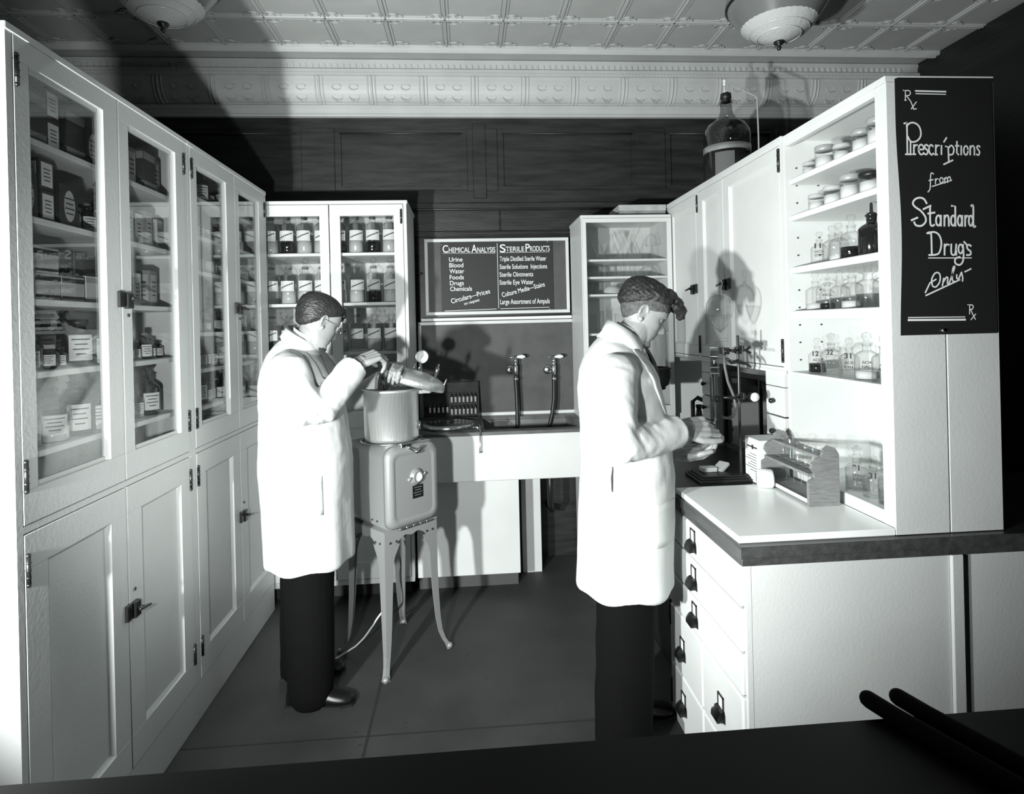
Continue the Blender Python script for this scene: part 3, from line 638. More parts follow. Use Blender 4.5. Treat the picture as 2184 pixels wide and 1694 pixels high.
# ------------------------------------------------ sterilizer on legs
def steril():
    M_g=mat('grey_hammered_enamel',.27,.4,metal=.2,bump=.05,bscale=160); 
    F=Vector((-.405,2.785,0)); ex=Vector((.225,.213,0)).normalized(); ey=Vector((-ex.y,ex.x,0)); w,d=.312,.30
    B=Matrix(((ex.x,ey.x,0,F.x),(ex.y,ey.y,0,F.y),(0,0,1,0),(0,0,0,1)))
    t=thing('sterilizer_oven','grey enamelled sterilizer oven on four curved legs between the two men','sterilizer',(F+ex*w/2+ey*d/2))
    # rounded cover
    m=MB(); v=[];f=[]
    def rr(x0,x1,z0,z1,r,n=6):
        o=[]
        for (cx,cz,a0) in((x1-r,z1-r,0),(x0+r,z1-r,PI/2),(x0+r,z0+r,PI),(x1-r,z0+r,1.5*PI)):
            for i in range(n+1): a=a0+i/n*PI/2; o.append((cx+r*math.cos(a),cz+r*math.sin(a)))
        return o
    def loft(rings):
        m2=MB(); n=len(rings[0][1]); vs=[];fs=[]
        for y,pl in rings: vs+=[(p[0],y,p[1]) for p in pl]
        for k in range(len(rings)-1):
            for i in range(n): j=(i+1)%n; fs.append((k*n+i,k*n+j,(k+1)*n+j,(k+1)*n+i))
        fs.append(tuple(range(n))); fs.append(tuple((len(rings)-1)*n+i for i in range(n))[::-1])
        return m2.add(vs,fs,True,B)
    body=loft([(0,rr(0,w,.655,1.045,.05)),(.0,rr(0,w,.655,1.045,.05)),(d,rr(0,w,.655,1.045,.05))]); o=fix_normals(body.build('housing',M_g,t))
    door=loft([(.0,rr(.004,w-.004,.66,1.04,.048)),(-.012,rr(.004,w-.004,.66,1.04,.048)),(-.026,rr(.012,w-.012,.668,1.032,.046)),(-.033,rr(.025,w-.025,.681,1.019,.04)),(-.034,rr(.04,w-.04,.696,1.004,.03)),(-.030,rr(.046,w-.046,.702,.998,.028)),(-.030,rr(.05,w-.05,.706,.994,.026))]); dr=fix_normals(door.build('door',M_g,t))
    m=MB(); Z=Matrix.Rotation(PI/2,4,'X')
    m.lathe([(.040,0),(.040,.004),(.030,.010),(.026,.016),(.022,.016),(.022,.008)],28,M=B@Matrix.Translation((.170,-.030,.886))@Z)
    for s in(-1,1):
        m.sphere((0,0,0),.008,8,M=B@Matrix.Translation((.170+s*.047,-.034,.886+s*.008)))
        m.tube([B@Vector((.17+s*.03,-.034,.886)),B@Vector((.17+s*.052,-.034,.886+s*.008))],.007,6)
    m.build('port_ring',M_g,dr)
    MB().lathe([(0,.010),(.022,.010),(.024,.014)],24,M=B@Matrix.Translation((.170,-.030,.886))@Z).build('porthole_glass',mat('bright_porthole',.8,.15),dr)
    MB().box(.145,.205,-.0335,-.030,.785,.845,B).build('name_plate',M_brass,dr)
    pl=MB()
    for i,(a,b) in enumerate(((.152,.198),(.158,.192),(.150,.2),(.156,.194))): pl.box(a,b,-.0340,-.0335,.834-i*.012,.836-i*.012,B)
    pl.build('plate_lines',M_boxg,dr)
    m=MB(); m.bbox(.09,.15,-.024,.0,1.022,1.05,.004,B); m.tube([B@Vector((.13,-.03,1.03)),B@Vector((.16,-.05,1.01)),B@Vector((.195,-.045,1.025))],.008,8,round_=True); m.sphere((0,0,0),.012,10,M=B@Matrix.Translation((.16,-.05,1.01))); m.build('door_latch',M_steel,dr)
    m=MB()
    for k in range(5): m.tube([B@Vector((.07+k*.04,-.02,.655)),B@Vector((.10+k*.04,-.02,.655))],.005,8)
    m.build('door_hinge',M_steel,dr)
    # base skirt with scalloped front
    def scal(L,n=18):
        p=[(0,.655),(0,.575)]
        for i in range(n+1):
            s=i/n; x=L*s; e=abs(s-.5)*2
            z=.575+ (0 if e>.62 else .045*(1-(e/.62)**3)); 
            if e<.18: z-=.012*(1-(e/.18)**2)
            p.append((x,z))
        return p+[(L,.655)]
    m=MB(); m.prism(scal(w),-.002,.003,'y',B); m.prism(scal(w),d-.003,d+.002,'y',B)
    m.prism(scal(d),-.002,.003,'x',B); m.prism(scal(d),w-.003,w+.002,'x',B); m.box(0,w,0,d,.635,.656,B); fix_normals(m.build('skirt',M_g,t))
    r=MB()
    for a in(.03,.065,w-.065,w-.03): r.sphere((0,0,0),.006,6,M=B@Matrix.Translation((a,-.003,.60)))
    for a in(.03,.065,d-.065,d-.03):
        r.sphere((0,0,0),.006,6,M=B@Matrix.Translation((-.003,a,.60)))
    for a in(.05,.09): r.sphere((0,0,0),.005,6,M=B@Matrix.Translation((-.003,a,.70)))
    r.build('rivets',M_black,t)
    # legs: folded sheet corners that taper down and turn out at the foot
    for (px,py,sx,sy) in((0,0,1,1),(w,0,-1,1),(0,d,1,-1),(w,d,-1,-1)):
        m=MB(); prof=[(.585,.088,0),(.565,.078,0),(.53,.058,0),(.49,.048,0),(.40,.043,0),(.28,.037,-.002),(.16,.030,-.006),(.09,.024,-.012),(.05,.021,-.022),(.025,.022,-.034),(.0,.028,-.044)]
        v=[];th=.004
        for z,ww,o_ in prof:
            ox=px+sx*o_; oy=py+sy*o_
            for q in((ww,0),(0,0),(0,ww),(th,ww),(th,th),(ww,th)): v.append((ox+sx*q[0]-sx*.001,oy+sy*q[1]-sy*.001,z))
        f=[];n=6
        for k in range(len(prof)-1):
            for i in range(n): j=(i+1)%n; f.append((k*n+i,k*n+j,(k+1)*n+j,(k+1)*n+i))
        f.append(tuple(range(n))); f.append(tuple((len(prof)-1)*n+i for i in range(n)))
        m.add(v,f,False,B)
        fo=B@Vector((px-sx*.036,py-sy*.036,.012)); m.sphere(fo,.017,10,sc=(1,1,.72)); fix_normals(m.build('leg',M_g,t))
    cr=[B@Vector(p) for p in((.22,.25,.60),(.20,.24,.52),(.215,.25,.42),(.19,.22,.33),(.15,.2,.22),(.10,.24,.12),(.02,.30,.02),(-.12,.28,.012))]
    pts=[]
    for a,b in zip(cr,cr[1:]): pts+=[a.lerp(b,k/5)+Vector((.006*math.sin(7*(len(pts)+k)),.004*math.cos(5*k),0)) for k in range(5)]
    MB().tube(pts+[cr[-1]],.0045,6).build('flex_cord',M_label,t)
    return B
SB=steril()
# ------------------------------------------------ pot, lid
px,py,pz=-.385,2.985,1.046
t=thing('steam_pot','tall aluminium pressure pot standing on the sterilizer oven','pot',(px,py,pz))
m=MB(); m.lathe([(0,.002),(.118,.002),(.128,.008),(.131,.02),(.134,.235),(.141,.240),(.142,.252),(.136,.256),(.130,.254),(.128,.03),(0,.022)],48,(px,py,pz)); m.build('body',M_alu,t)
for a,nm in((.15,'lug'),(PI-.1,'lug'),(1.7,'lug')):
    m=MB(); Rz=Matrix.Translation((px,py,pz))@Matrix.Rotation(a,4,'Z'); m.prism([(.13,-.02),(.19,-.011),(.198,0),(.19,.011),(.13,.02)],.222,.238,'z',Rz); m.sphere((.185,0,.230),.012,8,M=Rz); m.build(nm,M_alu,t)
m=MB(); m.tube([(px+.136,py-.02,pz+.05),(px+.139,py-.02,pz+.09)],.004,6); m.lathe([(.150,0),(.152,.004),(.146,.006)],40,(px,py,pz)); m.build('foot_ring',M_steel,t)
LM=Matrix.Translation((px+.118,py+.02,pz+.298))@Matrix.Rotation(math.radians(17),4,'Y')@Matrix.Rotation(math.radians(-3),4,'X')@Matrix.Scale(1.12,4)
t=thing('pot_lid','heavy domed aluminium lid with gauge, tilted open on the pot rim','lid',LM.translation)
m=MB(); m.lathe([(0,.035),(.05,.033),(.10,.022),(.125,.010),(.138,.0),(.140,-.028),(.135,-.032),(.128,-.03),(.126,-.004),(.10,.008),(0,.02)],44,M=LM); m.build('dome',M_alu,t)
m=MB()
m.lathe([(0,0),(.005,0),(.006,.03),(.009,.034),(.009,.05),(.004,.056),(.004,.068),(0,.07)],10,M=LM@Matrix.Translation((.085,-.02,.018)))
m.build('safety_valve',M_steel,t)
m=MB(); m.tube([LM@Vector((-.02,.03,.03)),LM@Vector((-.02,.03,.06))],.004,8); m.tube([LM@Vector((.13,-.02,-.005)),LM@Vector((.135,-.02,.03))],.0045,8,round_=True); m.build('studs',M_steel,t)
GM=Matrix.Translation(LM@Vector((.0,.07,.098)))@Matrix.Rotation(-.2,4,'Z')@Matrix.Rotation(PI/2,4,'X')
m=MB(); m.lathe([(0,-.012),(.030,-.012),(.034,-.006),(.034,.008),(.031,.011),(.029,.008)],24,M=GM); m.tube([LM@Vector((.004,.07,.02)),LM@Vector((.0,.07,.075))],[.009,.005],8); g=m.build('gauge_case',M_steel,t)
MB().lathe([(0,.0075),(.0295,.0075),(.0295,.006)],24,M=GM).build('gauge_dial',M_label,g)
m=MB(); m.tube([GM@Vector((-.004,-.006,.0085)),GM@Vector((.014,.014,.0085))],.0009,4); m.build('gauge_needle',M_ink,g)
for k in range(9):
    pass
# glassware the left man lowers into the pot
t=thing('wire_basket_of_ampoules','glass ampoules in a fine bundle held above the open pot','glassware',(-.415,2.86,1.30))
for i in range(9):
    a=i*.7; b_=Vector((-.415+.030*math.cos(a)+.012*(i%3),2.885+.025*math.sin(a),1.288)); top=Vector((-.418+.004*math.cos(a),2.865+.004*math.sin(a),1.455))
    m=MB(); q=b_.lerp(top,.45); m.tube([b_,b_+Vector((0,0,.004)),q,b_.lerp(top,.6),top],[.003,.017,.015,.005,.0025],9); m.build('ampoule',M_thin,t)
m=MB(); m.tube([(-.385,2.84,1.40),(-.345,2.83,1.36),(-.335,2.83,1.315),(-.33,2.835,1.302)],.003,6); m.build('glass_hook',M_thin,t)

# ------------------------------------------------ jar in a dark pan at the end of the bench
t=thing('percolator_jar','tall glass jar standing in a deep black pan beside the bench cupboards','jar',(1.035,3.3,1.215))
cx,cy=1.035,3.30
MB().lathe([(0,0),(.05,.004),(.085,.03),(.095,.07),(.096,.115),(.103,.118),(.103,.124),(.09,.124),(.088,.07),(.0,.02)],30,(cx,cy,1.215)).build('pan',M_black,t)
MB().lathe([(0,.03),(.075,.03),(.078,.05),(.078,.40),(.070,.43),(.055,.45),(.057,.46)],28,(cx,cy,1.215)).build('jar',glass('grey_jar_glass',.8,.6,.5),t)
m=MB(); m.tube([(cx,cy+.09,1.24),(cx,cy+.2,1.24),(cx,3.634,1.24)],.009,8); m.bbox(cx-.03,cx+.03,3.626,3.632,1.2,1.28,.001); m.lathe([(.06,0),(.066,.004),(.066,.010),(.06,.012)],24,(cx,cy,1.216)); m.build('bracket',M_black,t)
# dark glazed case in the recess
t=thing('balance_case','dark glass-fronted balance case standing in the recess under the wall cupboard','case',(1.45,2.82,.93))
MB().bbox(1.345,1.60,2.56,3.08,.931,1.335,.004).build('case_frame',mat('black_lacquer',.008,.08,spec=.9),t)
f=MB()
for a,b,c,d in((2.56,3.08,1.315,1.335),(2.56,3.08,.931,.955),(2.56,2.58,.955,1.315),(3.06,3.08,.955,1.315),(2.68,2.69,.955,1.315)): f.box(1.337,1.3449,a,b,c,d)
f.build('sash',M_black,t)
m=MB(); m.bbox(1.325,1.337,2.80,2.83,1.0,1.012,.002); m.build('catch',M_steel,t)
t=thing('flat_iron_burner','small black iron bracket lamp in the far recess of the bench','burner',(1.33,3.5,.93))
m=MB(); m.bbox(1.30,1.42,3.40,3.48,.931,.95,.003); m.tube([(1.31,3.44,.95),(1.31,3.44,1.12),(1.33,3.42,1.145),(1.42,3.36,1.10),(1.47,3.3,1.06)],.013,8); m.build('bracket',M_black,t); m=MB(); m.lathe([(0,0),(.045,0),(.042,.06),(.02,.10),(.014,.14),(.02,.145),(.02,.16)],16,(1.37,3.5,.931)); m.build('reservoir',M_amber,t)

# ------------------------------------------------ ring stand with funnel and burette
rx,ry=1.125,2.43
t=thing('ring_stand','iron laboratory stand with clamps and tubing on the dark bench','stand',(1.04,2.46,.93))
m=MB(); m.bbox(.925,1.146,2.37,2.545,.931,.943,.003); m.bbox(.935,1.14,2.38,2.535,.943,.950,.002); m.bbox(.945,1.135,2.39,2.525,.950,.956,.002); m.build('base_plate',M_black,t)
MB().tube([(rx,ry,.95),(rx,ry,1.527)],.0055,10,round_=True).build('rod',M_brass,t)
def clamp(z,x1,grip,back):
    m=MB(); m.bbox(rx-.012,rx+.012,ry-.014,ry+.012,z-.014,z+.014,.003); m.tube([(rx,ry-.012,z),(rx-.03,ry-.012,z),(x1,ry-.008,z+.003)],[.008,.007,.005],8)
    m.tube([(rx+.01,ry-.006,z),(rx+.035,ry-.004,z+.002),(rx+.05,ry,z+.012)],[.006,.005,.007],8,round_=True); m.tube([(rx+.03,ry,z+.002),(rx+.05,ry-.002,z-.010)],[.005,.006],8,round_=True)
    m.sphere((rx+.0,ry-.03,z),.008,8,sc=(1,1.6,.6)); m.bbox(rx-.004,rx+.004,ry-.05,ry-.012,z-.003,z+.022,.001)
    for s in(-1,1): m.tube([(x1,ry-.006,z),(x1-.008,ry-.006+s*.017,z),(x1-.03,ry-.006+s*.017,z)],.004,6)
    m.bbox(x1-.036,x1-.006,ry-.026,ry+.016,z-.014,z+.014,.003); m.build('clamp',M_brass,t)
clamp(1.468,1.085,0,0); clamp(1.272,1.045,0,0)
m=MB(); m.tube([(rx-.048,ry-.01,1.432),(rx-.035,ry-.012,1.418),(rx-.012,ry-.012,1.424),(rx+.012,ry-.012,1.418),(rx+.032,ry-.012,1.412),(rx+.045,ry-.012,1.40)],[.009,.010,.012,.012,.008,.006],8,round_=True,flat=.7); m.build('thumb_screw',M_brass,t)
m=MB(); Z=Matrix.Translation((rx+.062,ry-.012,1.272))@Matrix.Rotation(PI/2,4,'X'); m.lathe([(0,-.004),(.018,-.004),(.019,0),(.018,.005),(0,.006)],18,M=Z); m.build('disc_knob',M_label,t)
pts=[(1.062,ry-.006,1.452),(1.064,ry-.006,1.40),(1.075,ry-.006,1.34),(1.098,ry-.008,1.28),(1.105,ry-.01,1.235),(1.095,ry-.014,1.20),(1.07,ry-.02,1.19),(1.045,ry-.025,1.193),(1.025,ry-.03,1.205)]
MB().tube(pts,.0062,8).build('rubber_tubing',mat('grey_rubber',.10,.5),t)
fx,fy=1.060,ry-.006
t=thing('separatory_funnel','pear-shaped glass separatory funnel clamped at the top of the stand','funnel',(fx,fy,1.46))
MB().lathe([(.006,-.075),(.006,0),(.007,.005),(.006,.012),(.006,.03),(.010,.04),(.024,.065),(.042,.095),(.053,.125),(.056,.148),(.052,.172),(.040,.192),(.022,.203),(.009,.206),(.009,.222)],28,(fx-.012,fy,1.50)).build('bulb',M_thin,t)
MB().lathe([(0,.045),(.024,.068),(.042,.097),(.050,.120),(0,.1205)],24,(fx-.012,fy,1.50)).build('liquid',glass('pale_solution',.90,.4,.7),t)
m=MB(); m.tube([(fx-.038,fy-.004,1.512),(fx+.016,fy+.004,1.514)],.0075,10,round_=True); m.tube([(fx+.014,fy+.004,1.495),(fx+.018,fy+.004,1.533)],.005,8,round_=True); m.build('stopcock',M_thin,t)
m=MB(); m.lathe([(0,.212),(.008,.212),(.010,.222),(.007,.228),(.012,.238),(.014,.25),(.010,.262),(0,.266)],14,(fx-.012,fy,1.50)); m.build('stopper',M_thin,t)
bx_,by_=1.020,ry-.006
t=thing('burette','graduated glass burette barrel clamped upright over the hands of the man','burette',(bx_,by_,1.2))
MB().lathe([(.003,-.02),(.004,.03),(.008,.06),(.013,.08),(.013,.165),(.020,.168),(.020,.18),(.018,.182),(.018,.285),(.021,.287),(.021,.292)],20,(bx_,by_,1.195)).build('barrel',M_clear,t)
MB().lathe([(0,.19),(.0165,.19),(.0165,.275),(0,.275)],16,(bx_,by_,1.195)).build('plunger',glass('frosted_glass_core',.62,.4,.6,.2),t)
m=MB()
for z in(.18,.205,.25,.287): m.lathe([(.0185,z),(.0205,z+.002),(.0185,z+.004)],20,(bx_,by_,1.195))
m.build('ring_marks',M_boxg,t)
MB().tube([(bx_+.002,by_,1.487),(bx_+.001,by_,1.56)],.004,8).build('inlet_tube',M_thin,t)
m=MB(); m.tube([(bx_,by_,1.175),(bx_-.002,by_-.005,1.20),(bx_-.012,by_-.01,1.165)],.004,6); m.build('outlet_tip',M_steel,t)
# small things on the bench
t=thing('open_slide_box','small open white card box lying on the dark bench by the stand','box',(1.0,2.50,.957))
MB().bbox(.972,1.035,2.455,2.50,.957,.975,.002,Matrix.Identity(4)).build('tray',M_boxw,t)
MB().bbox(-.03,.03,-.025,.025,0,.014,.002,Matrix.Translation((1.068,2.492,.963))@Matrix.Rotation(.5,4,'Z')@Matrix.Rotation(-.5,4,'Y')).build('lid',M_boxw,t)
t=thing('carton','white printed carton standing on the bench behind the test tube rack','carton',(1.205,2.37,.93))
o=MB().bbox(1.150,1.262,2.315,2.44,.931,1.110,.002); o=o.build('box_body',M_boxw,t)
l=MB(); l.box(1.1494,1.1499,2.335,2.42,1.072,1.078)
for k in range(7): l.box(1.1494,1.1499,2.34,2.34+.055+.02*(k%3),1.045-k*.011,1.047-k*.011)
l.box(1.17,1.24,2.3145,2.3149,1.085,1.09); l.lathe([(0,0),(.010,0)],14,M=Matrix.Translation((1.1492,2.372,1.075))@Matrix.Rotation(PI/2,4,'Y'))
l.build('printed_text',M_ink,o)
t=thing('gauze_roll','round roll of white gauze lying on the slab beside the rack','roll',(1.12,2.21,.952))
m=MB(); m.lathe([(0,0),(.032,0),(.036,.006),(.036,.05),(.032,.056),(0,.056)],22,M=Matrix.Translation((1.092,2.22,.9885))@Matrix.Rotation(-.3,4,'Z')@Matrix.Rotation(PI/2,4,'Y')); m.build('roll',M_label,t)
# test tube rack
t=thing('test_tube_rack','wooden test tube rack with shaped ends standing on the marble slab','rack',(1.2,2.10,.952))
Mr=mat('weathered_beech',.19,.55,var=.2,scale=14,bump=.1,stretch=(2,2,12))
def endb(y): MB().prism([(1.148,.9525),(1.258,.9525),(1.258,1.128),(1.245,1.150),(1.222,1.158),(1.205,1.146),(1.196,1.122),(1.176,1.112),(1.162,1.098),(1.158,1.082),(1.170,1.066),(1.170,1.05),(1.148,1.036)],y,y+.014,'y').build('end_board',Mr,t)
endb(1.965); endb(2.286)
def holed(x0,x1,z,n,r,name):
    m=MB(); L0,L1=1.979,2.286; cxm=(x0+x1)/2; y=L0; st=(L1-L0)/n; xs0=cxm-r; xs1=cxm+r
    m.box(x0,xs0,L0,L1,z,z+.010); m.box(xs1,x1,L0,L1,z,z+.010)
    for k in range(n+1):
        a=L0+(k-.5)*st+r if k>0 else L0; b=L0+(k+.5)*st-r if k<n else L1
        m.box(xs0,xs1,a,b,z,z+.010)
    m.build(name,Mr,t)
holed(1.190,1.252,1.112,6,.011,'top_shelf'); holed(1.155,1.235,1.052,6,.011,'middle_shelf')
MB().box(1.152,1.254,1.979,2.286,.962,.972).build('bottom_shelf',Mr,t); MB().bbox(1.148,1.153,1.979,2.286,.962,.975,.001).build('front_lip',M_side,t)
tb=MB(); DEF['tube']=[('test_tube',MB().lathe([(0,.17),(.005,.1685),(.0085,.164),(.010,.158),(.010,.003),(.0115,0)],12).mesh('test_tube',M_thin),None)]
for k in range(6):
    y=1.979+(k+.5)*.0512
    spawn('tube','test_tube',(1.221,y,.975),'upturned glass test tube in the rack, %s from the near end'%ORD[k],'test tube',group='test tubes in the wooden rack')
# ------------------------------------------------ foreground ledge
t=thing('near_counter','dark unlit counter edge crossing the bottom of the view','counter',(0,.4,0))
Mk=mat('dark_unlit_wood',.0025,.5,spec=.15)  # dark wood, its colour taken to near black to stand for missing flash light
m=MB(); m.bbox(-2.6,2.6,-.25,.853,.955,1.0,.004); m.box(-2.5,2.5,-.2,.80,0,.955); m.build('top',Mk,t)
for x0,nm in((.592,'left'),(.640,'right')):
    t=thing('ruler_bar','%s of two round-ended black bars lying on the near counter edge'%nm,'bar',(x0,.7,1.0),'black bars on the near counter')
    m=MB(); m.tube([(x0+.10,.62,1.013),(x0+.02,.83,1.013),(x0+.006,.875,1.013)],.0125,12,round_=True,flat=1); m.build('bar',mat('dull_black_bar',.0015,.75,spec=.08),t)
# ------------------------------------------------ hanging notice on the end panel
yS=1.7235
t=thing('hanging_sign','tall black hanging sign with white hand lettering on the shelf end panel','sign',(1.46,yS,1.53))
m=MB(); v=[];f=[]; ncol=8;nrow=24
for j in range(nrow+1):
    z=2.318-j/nrow*(2.318-1.538)
    bow=.016*math.sin(PI*min(1,max(0,(j/nrow-.15)/.9)))**2
    for i in range(ncol+1):
        s=i/ncol; x0=1.308+bow*.7; x=x0+(1.620-x0)*s; v.append((x,yS-bow*.0*(1-s),z))
for j in range(nrow):
    for i in range(ncol): a=j*(ncol+1)+i; f.append((a,a+1,a+ncol+2,a+ncol+1))
v2=[(x,y+.0016,z) for x,y,z in v]; n0=len(v); f+=[tuple(q+n0 for q in ff[::-1]) for ff in f[:]]
v+=v2; m.add(v,f); m.build('sheet',mat('black_sign_card',.012,.55),t)
def sx_(cx,cy):
    u,vv=1850+cx/2.605,100+cy/2.605
    return (1.308+(u-1903-(vv-167)*.031)*.001407, 2.323-(vv-167+(u-1903)*.018)*.001424)
def C8(cx,cy,rx,ry,n=14,rot=0): return [(cx+rx*math.cos(2*PI*i/n),cy+ry*math.sin(2*PI*i/n)) for i in range(n+1)]
ST={}
ST['prescription_symbol']=(.0030,[[(187,249),(200,251),(200,303)],[(200,251),(220,250),(230,262),(222,276),(202,279)],[(206,279),(232,310),(250,352)],[(265,312),(235,352)],[(196,304),(206,304)],[(248,353),(266,350)],[(578,1440),(590,1441),(590,1492)],[(590,1441),(606,1442),(612,1452),(606,1464),(592,1466)],[(596,1466),(610,1495),(625,1522)],[(627,1492),(598,1524)]])
ST['word_prescriptions']=(.0050,[[(193,433),(206,432),(210,440),(214,602)],[(208,450),(225,432),(250,428),(275,440),(290,465),(292,500),(275,525),(250,535),(230,530),(216,505)],[(203,604),(238,604)],[(232,530),(232,602)],
 [(252,550),(252,602)],[(252,566),(262,552),(272,552)],[(246,603),(262,603)],[(282,576),(310,574),(306,556),(294,549),(283,558),(280,580),(288,600),(300,604),(312,594)],
 [(336,556),(326,549),(316,556),(318,568),(332,580),(334,594),(324,604),(312,598)],[(366,558),(354,549),(344,560),(342,582),(350,600),(360,604),(368,596)],[(382,550),(382,602)],[(382,566),(394,551),(402,553)],[(376,603),(392,603)],
 [(416,552),(416,602)],[(430,532),(446,508)],[(440,556),(456,560),(460,645)],[(430,657),(484,633)],[(458,566),(472,551),(486,560),(490,580),(482,600),(462,603)],[(508,528),(508,592),(518,602)],[(500,552),(520,552)],[(534,552),(534,602)],C8(562,577,13,25),[(588,552),(588,602)],[(588,566),(600,551),(612,560),(613,602)],[(646,556),(636,550),(628,560),(644,584),(638,602),(626,598)]])
ST['word_from']=(.0034,[[(370,712),(360,706),(353,716),(350,790),(337,812)],[(342,748),(368,743)],[(381,738),(382,766)],[(382,748),(392,736),(398,740)],C8(417,746,10,15),[(435,732),(438,762)],[(437,742),(446,729),(452,736),(454,758)],[(454,738),(463,725),(470,732),(472,748)],[(362,781),(478,745)]])
ST['word_standard']=(.0058,[[(330,876),(314,852),(288,844),(260,854),(248,876),(262,896),(296,918),(322,950),(324,978),(300,1000),(268,998),(256,980)],[(240,970),(276,955)],[(310,908),(354,888)],[(350,890),(352,985),(364,1000),(376,994)],[(338,932),(378,926)],
 C8(400,970,14,28),[(415,942),(415,1000)],[(436,942),(436,1000)],[(436,958),(448,942),(460,950),(463,1000)],C8(488,970,13,28),[(478,888),(500,890),(502,1000)],C8(528,970,12,28),[(542,942),(542,1000)],[(560,942),(560,1000)],[(560,958),(572,942),(582,946)],C8(594,970,12,28),[(595,888),(608,890),(610,998),(622,1000)]])
ST['word_drugs']=(.0055,[[(333,1042),(350,1036),(358,1050),(362,1162)],[(342,1042),(372,1034),(402,1048),(418,1085),(414,1130),(396,1158),(345,1163)],[(438,1102),(438,1162)],[(438,1118),(452,1102),(464,1106)],[(478,1102),(478,1148),(488,1162),(502,1154),(508,1102)],[(508,1140),(508,1162)],C8(534,1128,13,25),[(548,1104),(552,1170),(544,1205),(524,1218),(502,1206),(504,1182),(530,1172)],[(554,1088),(572,1106)],[(596,1112),(584,1104),(572,1114),(578,1130),(594,1142),(592,1160),(570,1162)]])
ST['word_only']=(.0045,[[(366,1330),(362,1300),(378,1268),(398,1260),(412,1275),(410,1312),(388,1340),(368,1336)],[(388,1298),(352,1318),(325,1372)],[(426,1335),(434,1292)],[(434,1310),(448,1288),(458,1290),(456,1322),(466,1318)],[(468,1316),(498,1236),(494,1226),(486,1250),(486,1302),(498,1310)],[(512,1272),(512,1292),(524,1292),(538,1262)],[(540,1258),(548,1290),(546,1308)],[(560,1256),(597,1239)],[(328,1388),(530,1300)]])
ST['ruled_lines']=(.0030,[[(262,266),(440,266)],[(225,1510),(562,1508)],[(342,1179),(600,1178)]])
for nm,(w,ss) in ST.items():
    m=MB()
    for i,s in enumerate(ss): ribbon(m,[sx_(*p) for p in s],w,yS,d=.0008+.00002*i)
    m.build(nm,M_let,t)
m=MB(); ribbon(m,[sx_(260,251),sx_(440,251)],.005,yS); m.build('thick_rule',M_let,t); m=MB(); ribbon(m,[sx_(225,1524),sx_(565,1523)],.006,yS); m.build('thick_rule',M_let,t)
x,z=sx_(430,1582); MB().sphere((x,yS-.002,z),.006,10).build('pin',M_steel,t)
